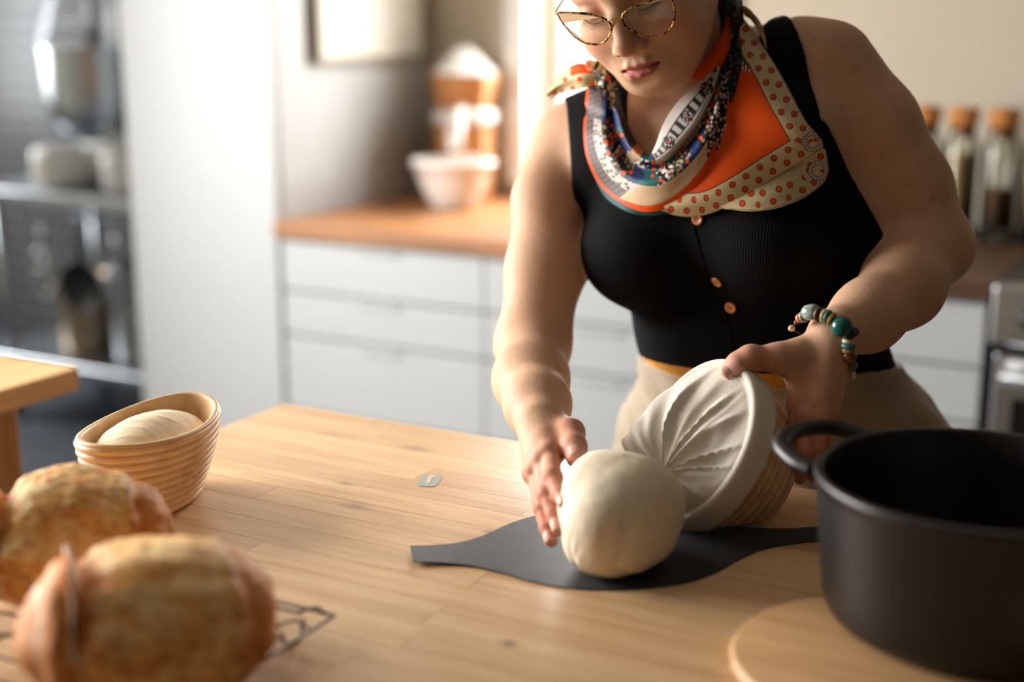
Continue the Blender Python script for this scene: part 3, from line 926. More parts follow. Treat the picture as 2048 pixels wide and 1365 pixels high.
# ------------------------------------------------------------------ signed-distance modelling of organic shapes
class Field:
    def __init__(s, lo, hi, vox):
        s.lo = np.array(lo, float)
        s.vox = vox
        s.n = np.ceil((np.array(hi) - s.lo) / vox).astype(int) + 1
        s.F = np.full(s.n, 0.05, np.float32)

    def sub(s, lo, hi):
        i0 = np.clip(np.floor((np.array(lo) - s.lo) / s.vox).astype(int), 0, s.n)
        i1 = np.clip(np.ceil((np.array(hi) - s.lo) / s.vox).astype(int) + 1, 0, s.n)
        if np.any(i1 <= i0):
            return None
        sl = tuple(slice(a, b) for a, b in zip(i0, i1))
        ax = [(s.lo[k] + np.arange(i0[k], i1[k]) * s.vox).astype(np.float32) for k in range(3)]
        return sl, np.meshgrid(*ax, indexing='ij', sparse=True)

    def comb(s, sl, d, k, op):
        a = s.F[sl]
        if op == 'sub':
            d = -d
            h = np.clip(0.5 - 0.5 * (d - a) / k, 0, 1)
            s.F[sl] = d + (a - d) * h + k * h * (1 - h)
        else:
            h = np.clip(0.5 + 0.5 * (d - a) / k, 0, 1)
            s.F[sl] = d + (a - d) * h - k * h * (1 - h)

    def seg(s, a, b, ra, rb, k=0.01, flat=None, op='add'):
        a = np.array(a, float); b = np.array(b, float)
        m = k + 3 * s.vox
        r = max(ra, rb) * (1.0 if flat is None else max(1.0, flat[1])) + m
        q = s.sub(np.minimum(a, b) - r, np.maximum(a, b) + r)
        if q is None:
            return
        sl, (X, Y, Z) = q
        ba = b - a
        L = float(ba @ ba) + 1e-12
        h = np.clip(((X - a[0]) * ba[0] + (Y - a[1]) * ba[1] + (Z - a[2]) * ba[2]) / L, 0, 1)
        dx, dy, dz = X - a[0] - h * ba[0], Y - a[1] - h * ba[1], Z - a[2] - h * ba[2]
        if flat is not None:
            nn = np.array(flat[0], float); nn /= np.linalg.norm(nn)
            t_ = (dx * nn[0] + dy * nn[1] + dz * nn[2]) * (1.0 / flat[1] - 1.0)
            dx, dy, dz = dx + t_ * nn[0], dy + t_ * nn[1], dz + t_ * nn[2]
        d = np.sqrt(dx * dx + dy * dy + dz * dz) - (ra + (rb - ra) * h)
        s.comb(sl, d.astype(np.float32), k, op)

    def ell(s, c, r, k=0.01, B=None, op='add'):
        c = np.array(c, float); r = np.array(r, float) * np.ones(3)
        m = k + 3 * s.vox
        q = s.sub(c - r.max() - m, c + r.max() + m)
        if q is None:
            return
        sl, (X, Y, Z) = q
        B = np.eye(3) if B is None else np.asarray(B)
        dx, dy, dz = X - c[0], Y - c[1], Z - c[2]
        u = [dx * B[i][0] + dy * B[i][1] + dz * B[i][2] for i in range(3)]
        k0 = np.sqrt(sum((u[i] / r[i]) ** 2 for i in range(3)))
        k1 = np.sqrt(sum((u[i] / r[i] ** 2) ** 2 for i in range(3))) + 1e-9
        d = k0 * (k0 - 1.0) / k1
        s.comb(sl, d.astype(np.float32), k, op)

    def chain(s, pts, rad, k=0.01, flat=None):
        for i in range(len(pts) - 1):
            s.seg(pts[i], pts[i + 1], rad[i], rad[i + 1], k, flat)

    def mesh(s):
        """naive surface nets"""
        F = s.F
        S = F < 0
        c = [S[i:S.shape[0] - 1 + i, j:S.shape[1] - 1 + j, k:S.shape[2] - 1 + k] for i in (0, 1) for j in (0, 1) for k in (0, 1)]
        anyv = c[0].copy(); allv = c[0].copy()
        for x in c[1:]:
            anyv |= x; allv &= x
        act = anyv & ~allv
        ii = np.argwhere(act)
        idx = np.full(act.shape, -1, np.int32)
        idx[act] = np.arange(len(ii), dtype=np.int32)
        offs = np.array([(i, j, k) for i in (0, 1) for j in (0, 1) for k in (0, 1)])
        vals = np.stack([F[ii[:, 0] + o[0], ii[:, 1] + o[1], ii[:, 2] + o[2]] for o in offs], 1)
        acc = np.zeros((len(ii), 3)); cnt = np.zeros(len(ii))
        for a in range(8):
            for b in range(a + 1, 8):
                if np.abs(offs[a] - offs[b]).sum() != 1:
                    continue
                va, vb = vals[:, a], vals[:, b]
                m = (va < 0) != (vb < 0)
                t_ = np.where(m, va / np.where(m, va - vb, 1), 0)
                p_ = offs[a] + t_[:, None] * (offs[b] - offs[a])
                acc[m] += p_[m]; cnt[m] += 1
        V = s.lo + (ii + acc / cnt[:, None]) * s.vox
        Q = []
        for ax_ in range(3):
            sh = [slice(None)] * 3; sh2 = [slice(None)] * 3
            sh[ax_] = slice(0, -1); sh2[ax_] = slice(1, None)
            d = S[tuple(sh)] != S[tuple(sh2)]
            e = np.argwhere(d)
            o1, o2 = [(1, 2), (2, 0), (0, 1)][ax_]
            ok = (e[:, o1] > 0) & (e[:, o2] > 0) & (e[:, o1] < F.shape[o1] - 1) & (e[:, o2] < F.shape[o2] - 1)
            e = e[ok]
            inside = S[e[:, 0], e[:, 1], e[:, 2]]
            def cell(da, db):
                q = e.copy(); q[:, o1] -= da; q[:, o2] -= db
                return idx[q[:, 0], q[:, 1], q[:, 2]]
            quad = np.stack([cell(1, 1), cell(0, 1), cell(0, 0), cell(1, 0)], 1)
            quad[~inside] = quad[~inside][:, ::-1]
            Q.append(quad)
        return V, np.concatenate(Q)


def vnoise(V, scale, octaves=3):
    return np.array([noise.fractal(Vector(p * scale), 1.0, 2.0, octaves) for p in V])


def vert_normals(V, F):
    n = np.cross(V[F[:, 2]] - V[F[:, 0]], V[F[:, 3 if F.shape[1] > 3 else 1]] - V[F[:, 1]])
    N = np.zeros_like(V)
    for k in range(F.shape[1]):
        np.add.at(N, F[:, k], n)
    return N / (np.linalg.norm(N, axis=1, keepdims=True) + 1e-12)


# ------------------------------------------------------------------ the dough on the mat
DC = P(1243, 1028, 1.280)
ahead = _h / np.linalg.norm(_h)
side = VR
upz = np.array([0, 0, 1.0])
fd = Field(DC - 0.13, DC + 0.13, 0.0022)
DB = [side * math.cos(0.5) - ahead * math.sin(0.5), ahead * math.cos(0.5) + side * math.sin(0.5), upz]
fd.ell(DC, (0.0480, 0.076, 0.0475), 0.02, DB)
fd.ell(DC + DB[1] * 0.026 + upz * -0.002, (0.045, 0.058, 0.045), 0.02, DB)
fd.ell(DC + upz * -0.025 - DB[1] * 0.006, (0.045, 0.062, 0.024), 0.02, DB)
fd.ell(P(1192, 982, 1.305), (0.028, 0.048, 0.036), 0.025, DB)
V, Fq = fd.mesh()
N = vert_normals(V, Fq)
L = (V - DC) @ np.array(DB).T                     # side, ahead, up
disp = 0.0012 * vnoise(V, 22, 3)
# pleats pulled in at the near end and the seam to the right
for (s0, s1, w_, dep, z0_, z1_) in ((-0.021, -0.013, 0.0028, 0.0016, -0.05, 0.004), (0.026, 0.030, 0.004, 0.0024, -0.05, 0.03), (-0.015, -0.006, 0.0024, 0.0012, -0.05, -0.004)):
    t_ = np.clip((L[:, 2] + 0.045) / 0.07, 0, 1)
    front = np.clip((-L[:, 1] - 0.0) / 0.03, 0, 1) * np.clip((z1_ - L[:, 2]) / 0.02, 0, 1)
    wig = s0 + (s1 - s0) * t_ + 0.0025 * np.sin(L[:, 2] * 120 + s0 * 300)
    disp += -dep * front * np.exp(-((L[:, 0] - wig) / w_) ** 2) + dep * 0.35 * front * np.exp(-((L[:, 0] - wig - 2 * w_) / (1.4 * w_)) ** 2)
disp += 0.0022 * vnoise(V + 5, 11, 2)
V = V + N * disp[:, None]
V[:, 2] = np.maximum(V[:, 2], 0.9015)
cr = np.tile(np.array(lin(236, 221, 194)), (len(V), 1))
cr *= (1 + 0.05 * vnoise(V, 60, 3))[:, None]
t = vcol_mat('dough_skin', rough=0.7, bump_scale=350, bump=0.25, var=0.05, var_scale=90, sss=0.08)
t.b.inputs['Subsurface Radius'].default_value = (0.006, 0.004, 0.002)
M_dough = t.m
tag(obj('bread_dough', V, Fq, M_dough, None, cols=cr), 'plump raw dough just tipped out onto the black mat', 'dough')


# ------------------------------------------------------------------ rattan proofing baskets
def basket_mesh(c, e1, e2, n, a, b, h, coils=9, taper=0.66, thick=0.007, up_curve=0.0, N_=96, rd=0.0036):
    """oval coiled basket; c = centre of the rim, n = rim to bottom"""
    ang = np.linspace(0, 2 * math.pi, N_, endpoint=False)
    R = []

    def ring(t_, off):
        k = 1 - (1 - taper) * t_ ** 1.5
        aa, bb = a * k + off, b * k + off
        arch = up_curve * np.cos(ang) ** 2 * (1 - t_)
        return c + np.outer(np.cos(ang) * aa, e1) + np.outer(np.sin(ang) * bb, e2) + np.outer(h * t_ - arch, n)

    for t_ in np.linspace(0.97, 0.03, 12):
        R.append(ring(t_, -thick))
    for ph in np.linspace(math.pi, 0, 7):
        R.append(ring(0.0, -thick / 2 + thick / 2 * math.cos(ph)) - np.outer(np.full(N_, math.sin(ph) * thick * 0.4), n))
    m_ = coils * 8
    for i in range(m_ + 1):
        t_ = i / m_
        bulge = abs(math.sin(math.pi * t_ * coils)) ** 0.55 * rd
        R.append(ring(t_, bulge - 0.0015))
    bot = [r_ for r_ in (0.85, 0.5, 0.1)]
    base = R[-1]
    cb = base.mean(0)
    for k in bot:
        R.append(cb + (base - cb) * k)
    inn = R[0]
    ci = inn.mean(0)
    R.insert(0, ci + (inn - ci) * 0.1)
    return rings(R)


t = NT('rattan').set(rough=0.5)
nz = t.noise(t.coord((1, 1, 1)), 28, 4, 0.6)
t.color(t.ramp(nz, [(0.3, lin(206, 160, 108)), (0.55, lin(230, 192, 144)), (0.8, lin(242, 214, 172))]))
t.bump(t.noise(t.coord((40, 40, 600)), 1.0, 3), 0.2, 0.0008)
M_rattan = t.m

# basket on the table, with its dough
bl = thing('proofing_basket', 'oval coiled proofing basket standing on the worktable, filled with dough', 'basket', (*P(1024 - .386 / 1.45 * 2700, 850, 1.45)[:2], 0.9))
Cx = CAM + VF * 0
bc3 = np.array([VR[0] * -0.384 + _h[0] * 1.375, VR[1] * -0.384 + _h[1] * 1.375, 0.986])
bl.location = (bc3[0], bc3[1], 0.9)
ORG[bl.name] = np.array(bl.location)
e_l = np.array([VR[0] * 0.26 + _h[0] * 0.96, VR[1] * 0.26 + _h[1] * 0.96, 0]); e_l /= np.linalg.norm(e_l)
e_s = np.array([e_l[1], -e_l[0], 0])
v, f = basket_mesh(bc3, e_l, e_s, np.array([0, 0, -1.0]), 0.104, 0.061, 0.0855, coils=10, taper=0.64, up_curve=0.007)
obj('coiled_wall', v, f, M_rattan, bl)
fd = Field(bc3 - 0.13, bc3 + 0.13, 0.0025)
BB = [e_l, e_s, upz]
fd.ell(bc3 + upz * -0.027 + e_l * -0.004, (0.090, 0.051, 0.037), 0.02, BB)
V, Fq = fd.mesh()
N = vert_normals(V, Fq)
L = (V - bc3) @ np.array(BB).T
dsp = 0.0010 * vnoise(V, 25, 3)
for k in range(7):
    x0 = -0.055 + 0.016 * k
    dsp += 0.0008 * np.exp(-((L[:, 0] - x0 - 0.006 * np.sin(L[:, 1] * 70 + k)) / 0.0022) ** 2) * np.exp(-((L[:, 1] - 0.012 * math.sin(k * 2.1)) / 0.022) ** 2)
V = V + N * dsp[:, None]
cr = np.tile(np.array(lin(232, 210, 174)), (len(V), 1)) * (1 + 0.06 * vnoise(V, 50, 3))[:, None]
tag(obj('bread_dough', V, Fq, M_dough, None, cols=cr), 'smooth raw dough resting inside the oval coiled basket', 'dough')

# ------------------------------------------------------------------ two baked loaves
def loaf(c, rx, ry, rz, ang, label, seed, split_off):
    """split boule: c centre, ang turn about z; local x across the split"""
    root = thing('bread_loaf', label, 'bread', (c[0], c[1], 0.9205))
    nu, nv = 220, 130
    ca, sa = math.cos(ang), math.sin(ang)
    th = np.linspace(0, 2 * math.pi, nu, endpoint=False)
    ph = np.linspace(-math.pi / 2 + 0.02, math.pi / 2 - 0.02, nv)
    TH, PH = np.meshgrid(th, ph)
    # poles along local y so that the crust over the top is evenly meshed
    d = np.stack([np.cos(PH) * np.cos(TH), np.sin(PH), np.cos(PH) * np.sin(TH)], -1).reshape(-1, 3)
    so = Vector((seed * 3.1, seed * 1.7, seed * 0.9))
    fr_ = lambda p, s_, o_: np.array([noise.fractal(Vector(q * s_) + so, 1.0, 2.0, o_) for q in p])
    big, med, fine = fr_(d, 1.5, 2), fr_(d, 4.0, 3), fr_(d, 11, 4)
    x, y_, z = d[:, 0], d[:, 1], d[:, 2]
    q = x - split_off + 0.22 * y_ * y_ + 0.03 * med
    topw = np.clip((z + 0.55) / 0.4, 0, 1) * np.clip((0.95 - np.abs(y_)) / 0.3, 0, 1)
    # the crust before the split stops as a shelf; beyond it the crumb bursts open
    notch = np.where(q > 0, np.exp(-(q / 0.17) ** 2), np.exp(-(q / 0.03) ** 2)) * topw
    r = 1 + 0.065 * big - 0.17 * notch + 0.05 * np.exp(-((q + 0.10) / 0.10) ** 2) * topw
    opn = np.clip(q / 0.1, 0, 1) * topw
    r += opn * (0.022 * med + 0.016 * fine) + (1 - opn) * 0.004 * fine
    # low ridge of a second, closed cut on the far shoulder
    r += topw * (0.035 * np.exp(-((x - 0.58 + 0.1 * y_) / 0.05) ** 2) - 0.03 * np.exp(-((x - 0.68 + 0.1 * y_) / 0.05) ** 2))

    def place(pos):
        W_ = np.stack([pos[:, 0] * ca - pos[:, 1] * sa, pos[:, 0] * sa + pos[:, 1] * ca, pos[:, 2]], -1) + c
        W_[:, 2] = np.maximum(W_[:, 2], 0.9215)
        return W_

    pos = d * r[:, None] * np.array([rx, ry, rz])
    Fc = []
    for i in range(nv - 1):
        for j in range(nu):
            k = (j + 1) % nu
            Fc.append([i * nu + j, (i + 1) * nu + j, (i + 1) * nu + k, i * nu + k])
    Fc.append(list(range(nu)))
    Fc.append([(nv - 1) * nu + j for j in range(nu)][::-1])
    deep, crust, gold, pale, flour, rose = [np.array(lin(*c_)) for c_ in ((122, 66, 24), (206, 130, 62), (226, 170, 94), (240, 210, 150), (244, 230, 208), (220, 152, 92))]
    T = lambda c_: np.tile(c_, (len(d), 1))
    mixc = lambda a, b, t_: a + (b - a) * np.clip(t_, 0, 1)[:, None]
    base = mixc(T(crust), T(rose), 0.55 + 0.9 * med)
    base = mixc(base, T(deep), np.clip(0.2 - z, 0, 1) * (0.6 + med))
    openc = mixc(T(gold), T(pale), 0.5 + 1.6 * med + 0.6 * fine)
    openc = mixc(openc, T(crust), np.clip(1.6 * fine + 0.9 * big + 0.1, 0, 0.85))
    openc = mixc(openc, T(deep), np.clip(0.9 * (x - 0.05) * (0.55 - z) + 0.8 * fine, 0, 0.75) * np.clip(0.75 - z, 0, 1))  # darker towards the lower right: shade put into the crust colour
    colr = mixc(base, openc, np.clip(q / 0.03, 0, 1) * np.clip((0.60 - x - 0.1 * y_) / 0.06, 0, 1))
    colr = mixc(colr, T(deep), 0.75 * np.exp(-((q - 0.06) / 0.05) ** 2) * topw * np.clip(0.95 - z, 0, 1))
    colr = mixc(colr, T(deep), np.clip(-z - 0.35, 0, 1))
    arcs = np.exp(-((q + 0.30 + 0.1 * y_) / 0.020) ** 2) * np.clip(z + 0.3, 0, 1) * np.clip((0.25 - y_) / 0.2, 0, 1)
    arcs += 0.9 * np.exp(-((x - 0.60 + 0.1 * y_) / 0.035) ** 2) * np.clip(z, 0, 1) * np.clip(0.6 + 2 * med, 0, 1)
    colr = mixc(colr, T(flour), np.clip(arcs, 0, 0.9))
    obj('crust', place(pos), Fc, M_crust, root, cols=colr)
    # the ear: a thin lip of crust standing up along the split
    ys = np.linspace(-0.80, 0.80, 44)
    E_, EC, hs = [], [], np.linspace(0, 1, 9)
    for yy in ys:
        xs = split_off - 0.22 * yy * yy - 0.035
        zz_ = math.sqrt(max(0.02, 1 - xs * xs - yy * yy))
        nrm_ = np.array([xs, yy, zz_])
        hgt = 0.30 * (1 - (abs(yy) / 0.82) ** 2.2) * (1 + 0.35 * noise.noise(Vector((yy * 5, seed, 0.0)))) + 0.02
        for h_ in hs:
            p_ = nrm_ * (0.94 + hgt * h_) + np.array([0.02 + 0.10 * h_ * h_, 0, 0.0])
            E_.append(p_ * np.array([rx, ry, rz]))
            EC.append(rose * (1 - h_) + (flour * 0.75 + gold * 0.25) * h_ if h_ < 0.97 else deep * 1.6)
    n2 = len(hs)
    q4 = [[i * n2 + j, i * n2 + j + 1, (i + 1) * n2 + j + 1, (i + 1) * n2 + j] for i in range(len(ys) - 1) for j in range(n2 - 1)]
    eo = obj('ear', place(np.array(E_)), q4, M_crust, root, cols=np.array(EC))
    m = eo.modifiers.new('thick', 'SOLIDIFY'); m.thickness = 0.0035; m.offset = 0
    return root


M_crust = vcol_mat('bread_crust', spec=0.25, rough=0.68, bump_scale=90, bump=0.4, var=0.16, var_scale=60).m
loaf(P(298, 1245, 1.0) + np.array([0, 0, 0.0]), 0.094, 0.088, 0.060, YAW + 0.35, 'crusty split loaf with an open golden bloom, at the corner of the wire rack', 3, -0.50)
loaf(P(132, 1074, 1.165), 0.088, 0.080, 0.058, YAW + 0.30, 'crusty split loaf on the wire rack, next to the filled basket', 8, -0.60)
# ------------------------------------------------------------------ the baker
X3, Y3, Z3 = np.eye(3)
person = thing('person', 'person in a black top, patterned scarf and glasses tipping dough from a basket', 'person', (-0.51, 1.62, 0.0))


def build_torso(fl, o=0.0, arms=False):
    k = 0.05
    fl.ell((-0.500, 1.635, 0.90), (0.172 + o, 0.125 + o, 0.13 + o), k)
    fl.ell((-0.515, 1.605, 1.00), (0.150 + o, 0.112 + o, 0.11 + o), k)
    fl.ell((-0.522, 1.572, 1.020), (0.128 + o, 0.112 + o, 0.055 + o), 0.03)       # belly
    fl.ell((-0.560, 1.585, 1.165), (0.148 + o, 0.112 + o, 0.16 + o), k)
    fl.seg((-0.735, 1.560, 1.262), (-0.475, 1.580, 1.338), 0.046 + o, 0.046 + o, 0.045)
    fl.seg((-0.690, 1.540, 1.23), (-0.450, 1.545, 1.275), 0.060 + o, 0.060 + o, 0.05)
    fl.ell((-0.628, 1.500, 1.135), (0.078 + o, 0.075 + o, 0.070 + o), 0.03)       # bust
    fl.ell((-0.470, 1.502, 1.160), (0.080 + o, 0.075 + o, 0.070 + o), 0.03)
    fl.ell((-0.548, 1.520, 1.20), (0.12 + o, 0.07 + o, 0.07 + o), 0.04)
    fl.ell((-0.462, 1.585, 1.150), (0.124 + o, 0.100 + o, 0.12 + o), 0.04)        # flank
    nb_ = np.array([-0.598, 1.595, 1.33])
    fl.seg(nb_, (-0.712, 1.566, 1.277), 0.05 + o, 0.03 + o, 0.05)
    fl.seg(nb_, (-0.478, 1.590, 1.372), 0.05 + o, 0.034 + o, 0.05)


# head frame: yaw to her right, pitched down, slight roll
def cdir(x, y, z):
    return x * VR + y * VU + z * VB


yw, pt_, rl = math.radians(31), math.radians(33), math.radians(9)
f_c = np.array([-math.sin(yw) * math.cos(pt_), -math.sin(pt_), math.cos(yw) * math.cos(pt_)])
l_c = np.array([math.cos(yw), 0, math.sin(yw)])
u_c = np.cross(f_c, l_c)
rz_ = np.array([[math.cos(rl), -math.sin(rl), 0], [math.sin(rl), math.cos(rl), 0], [0, 0, 1]])
HF, HL, HU = [cdir(*(rz_ @ q)) for q in (f_c, l_c, u_c)]
HO = P(1231, 20, 1.455) - HF * 0.094


def H(x, y, z):
    return HO + x * HL + y * HU + z * HF


HB = [HL, HU, HF]

# arms
SR = np.array([-0.762, 1.556, 1.252])
ER = P(1066, 690, 1.62)
WR = P(1083, 850, 1.405)
SLf = np.array([-0.440, 1.580, 1.352])
EL = P(1856, 492, 1.555)
WL = P(1668, 672, 1.405)

fb = Field((-0.90, 1.02, 0.87), (-0.21, 1.76, 1.60), 0.0018)
build_torso(fb)
# neck and shoulders
NB = np.array([-0.598, 1.585, 1.33])
fb.seg(NB, H(0, -0.045, -0.035), 0.058, 0.052, 0.03)
# collar bones
fb.seg(NB + np.array([-0.015, -0.062, -0.03]), NB + np.array([-0.06, -0.050, -0.035]), 0.009, 0.006, 0.02)
fb.seg(NB + np.array([0.015, -0.062, -0.03]), NB + np.array([0.06, -0.050, -0.015]), 0.009, 0.006, 0.02)
# right arm
fb.chain([SR, P(1098, 400, 1.69), P(1090, 540, 1.66), ER], [0.050, 0.043, 0.0455, 0.043], 0.02)
fb.chain([ER, P(1062, 760, 1.525), P(1075, 810, 1.455), WR], [0.042, 0.040, 0.033, 0.0255], 0.02)
# left arm
fb.chain([SLf, P(1746, 250, 1.56), P(1816, 372, 1.56), EL], [0.054, 0.050, 0.0465, 0.045], 0.018)
fb.ell(P(1885, 495, 1.575), (0.032, 0.032, 0.032), 0.03)
fb.chain([EL, P(1805, 575, 1.495), P(1735, 632, 1.445), WL], [0.044, 0.0425, 0.036, 0.0255], 0.02)

# right hand (against the dough)
RH = {}
wr_n = None
MC = [P(1100, 908, 1.346), P(1085, 925, 1.345), P(1073, 944, 1.352), P(1067, 950, 1.372)]
PIPs = [P(1105, 954, 1.302), P(1094, 990, 1.296), P(1085, 1018, 1.304), P(1081, 1006, 1.336)]
DIPs = [P(1120, 988, 1.280), P(1108, 1030, 1.276), P(1094, 1056, 1.285), P(1086, 1036, 1.320)]
TIPs = [P(1131, 1010, 1.262), P(1118, 1060, 1.262), P(1103, 1083, 1.272), P(1092, 1060, 1.308)]
frad = [(0.0105, 0.0092, 0.0082, 0.0068), (0.0105, 0.0092, 0.0083, 0.0068), (0.0100, 0.0086, 0.0078, 0.0064), (0.009, 0.0076, 0.0068, 0.0056)]
for i in range(4):
    base = WR + (MC[i] - WR) * 0.25
    fb.seg(base, MC[i], 0.0150, 0.0112, 0.009)
    fb.seg(base + (MC[i] - base) * 0.3 + cdir(-0.004, 0.004, 0.011), MC[i] + cdir(-0.004, 0.003, 0.0085), 0.003, 0.0036, 0.006)
fb.seg(WR, (MC[0] + MC[3]) / 2, 0.0215, 0.013, 0.015)
for i in range(4):
    fb.chain([MC[i], PIPs[i], DIPs[i], TIPs[i]], [q * 0.94 for q in frad[i]], 0.0030)
    fb.ell(PIPs[i], frad[i][1] * 1.06, 0.003)
    fb.ell(MC[i] + cdir(-0.002, 0.002, 0.004), frad[i][0] * 0.95, 0.006)
TH_R = [P(1108, 858, 1.395), P(1140, 866, 1.370), P(1148, 895, 1.342), P(1152, 917, 1.325)]
fb.chain(TH_R, [0.0175, 0.0145, 0.0125, 0.0100], 0.006)
fb.seg(P(1100, 862, 1.392), P(1108, 900, 1.36), 0.017, 0.012, 0.012)

# left hand (thumb over the basket rim, fingers down behind it)
MCl = [P(1594, 812, 1.390), P(1616, 832, 1.380), P(1639, 836, 1.378), P(1659, 822, 1.388)]
PIPl = [P(1590, 880, 1.392), P(1610, 897, 1.374), P(1634, 895, 1.378), P(1653, 875, 1.388)]
DIPl = [P(1588, 915, 1.402), P(1606, 934, 1.386), P(1629, 928, 1.388), P(1648, 905, 1.396)]
TIPl = [P(1584, 938, 1.412), P(1600, 958, 1.398), P(1623, 952, 1.398), P(1643, 925, 1.404)]
for i in range(4):
    base = WL + (MCl[i] - WL) * 0.2
    fb.seg(base, MCl[i], 0.0175, 0.0105, 0.008)
    fb.chain([MCl[i], PIPl[i], DIPl[i], TIPl[i]], [q * 0.92 for q in frad[i]], 0.0025)
    fb.ell(MCl[i] + cdir(0, 0.002, 0.004), frad[i][0] * 0.88, 0.005)
    fb.seg(WL + (MCl[i] - WL) * 0.45 + VB * 0.0115, MCl[i] + VB * 0.0090, 0.0030, 0.0040, 0.005)     # tendons
fb.seg(WL, WL + ((MCl[1] + MCl[2]) / 2 - WL) * 0.75, 0.024, 0.012, 0.015)
TH_L = [P(1628, 700, 1.402), P(1556, 716, 1.392), P(1500, 718, 1.388), P(1476, 730, 1.387), P(1458, 744, 1.387)]
fb.chain(TH_L, [0.0185, 0.0145, 0.0125, 0.0118, 0.0092], 0.008)
fb.ell(P(1503, 716, 1.386), 0.0128, 0.005)
fb.seg(P(1590, 730, 1.395), P(1600, 775, 1.392), 0.015, 0.012, 0.014)

# head
fb.ell(H(0, 0.045, -0.012), (0.074, 0.083, 0.096), 0.03, HB)
fb.ell(H(0, -0.022, 0.030), (0.064, 0.080, 0.060), 0.03, HB)
fb.ell(H(0, -0.066, 0.034), (0.053, 0.046, 0.050), 0.03, HB)
fb.ell(H(0, -0.096, 0.064), (0.022, 0.017, 0.019), 0.03, HB)
for s in (-1, 1):
    fb.ell(H(s * 0.040, -0.036, 0.052), (0.026, 0.026, 0.030), 0.025, HB)           # cheek
    fb.seg(H(s * 0.058, -0.05, 0.0), H(s * 0.022, -0.096, 0.052), 0.016, 0.014, 0.03)   # jaw
    fb.seg(H(s * 0.010, 0.022, 0.085), H(s * 0.048, 0.022, 0.066), 0.009, 0.008, 0.02)  # brow
    fb.ell(H(s * 0.033, 0.001, 0.100), (0.017, 0.011, 0.014), 0.014, HB, op='sub')      # socket
    fb.ell(H(s * 0.032, -0.001, 0.0735), (0.0155, 0.0115, 0.0135), 0.004, HB)           # lid
    fb.ell(H(s * 0.074, -0.012, -0.012), (0.010, 0.031, 0.019), 0.006, HB)              # ear
    fb.ell(H(s * 0.079, -0.010, -0.004), (0.006, 0.018, 0.009), 0.006, HB, op='sub')
fb.chain([H(0, 0.010, 0.0855), H(0, -0.012, 0.0955), H(0, -0.034, 0.1075)], [0.0085, 0.0085, 0.0105], 0.012)
fb.ell(H(0, -0.0385, 0.107), (0.0115, 0.0105, 0.0105), 0.006, HB)
for s in (-1, 1):
    fb.ell(H(s * 0.0125, -0.0435, 0.0975), (0.0078, 0.0075, 0.0095), 0.006, HB)
    fb.ell(H(s * 0.0065, -0.0505, 0.103), (0.0034, 0.0035, 0.0050), 0.003, HB, op='sub')
# mouth
fb.ell(H(0, -0.070, 0.078), (0.029, 0.019, 0.0150), 0.014, HB)
LM = -0.0715
for s in (-1, 1):
    fb.chain([H(0, LM + 0.0050, 0.0945), H(s * 0.010, LM + 0.0052, 0.0928), H(s * 0.024, LM + 0.0005, 0.082)], [0.0042, 0.0046, 0.0020], 0.005)
    fb.chain([H(0, LM - 0.0065, 0.0925), H(s * 0.011, LM - 0.0055, 0.0905), H(s * 0.023, LM - 0.0012, 0.0815)], [0.0062, 0.0056, 0.0020], 0.005)
for p0, p1 in (((-0.022, -0.0010, 0.0872), (-0.012, 0.0000, 0.0962)), ((-0.012, 0.0, 0.0962), (0, -0.0006, 0.0985)), ((0, -0.0006, 0.0985), (0.012, 0.0, 0.0962)), ((0.012, 0.0, 0.0962), (0.022, -0.0010, 0.0872))):
    fb.seg(H(p0[0], LM + p0[1], p0[2]), H(p1[0], LM + p1[1], p1[2]), 0.0017, 0.0017, 0.003, op='sub')
fb.ell(H(0, LM - 0.0185, 0.0925), (0.014, 0.0055, 0.0055), 0.008, HB, op='sub')

V, Fq = fb.mesh()
del fb.F
# skin colours: base, redder knuckles and fingertips, lips, nails
base = np.array(lin(206, 165, 134)); red = np.array(lin(208, 124, 100)); lip = np.array(lin(176, 92, 88)); nail = np.array(lin(232, 176, 160)); tan = np.array(lin(196, 142, 108))
sk = np.tile(base, (len(V), 1))


def blendc(w, c, amt=1.0):
    global sk
    sk = sk + (c - sk) * (np.clip(w, 0, 1) * amt)[:, None]


def near(p, r):
    return np.exp(-((V - p) ** 2).sum(1) / (r * r))


def near_seg(a, b, r):
    ba = b - a
    h_ = np.clip(((V - a) @ ba) / (ba @ ba), 0, 1)
    return np.exp(-((V - a - h_[:, None] * ba) ** 2).sum(1) / (r * r))


for i in range(4):
    for T_, D_, P_, M_ in ((TIPs[i], DIPs[i], PIPs[i], MC[i]), (TIPl[i], DIPl[i], PIPl[i], MCl[i])):
        blendc(near_seg(P_, T_, 0.018), red, 0.55)
        blendc(near(M_, 0.016), red, 0.5)
        blendc(near(P_, 0.010), red, 0.4)
blendc(near_seg(TH_R[1], TH_R[3], 0.022), red, 0.6)
blendc(near_seg(TH_L[2], TH_L[4], 0.018), red, 0.6)
blendc(near(P(1515, 714, 1.378), 0.012), red, 0.5)
for px_, py_, r_, c_, am_ in ((1622, 765, .016, (206, 140, 120), .6), (1640, 800, .012, (186, 120, 98), .5), (1600, 740, .012, (184, 130, 104), .5), (1650, 730, .016, (196, 142, 108), .5), (1575, 712, .012, (176, 112, 92), .5), (1620, 835, .012, (176, 104, 86), .5)):
    blendc(near(P(px_, py_, 1.383), r_), np.array(lin(*c_)), am_)
for px_, py_ in ((1623, 62), (1679, 214), (1817, 372), (1868, 398), (1712, 130), (1760, 320)):
    p_s = P(px_, py_, 1.51)
    q_s = V[np.argmin(((V - p_s) ** 2).sum(1))]
    blendc(near(q_s, 0.0032), np.array(lin(160, 90, 70)), 0.3)
LH = (V - HO) @ np.array(HB).T
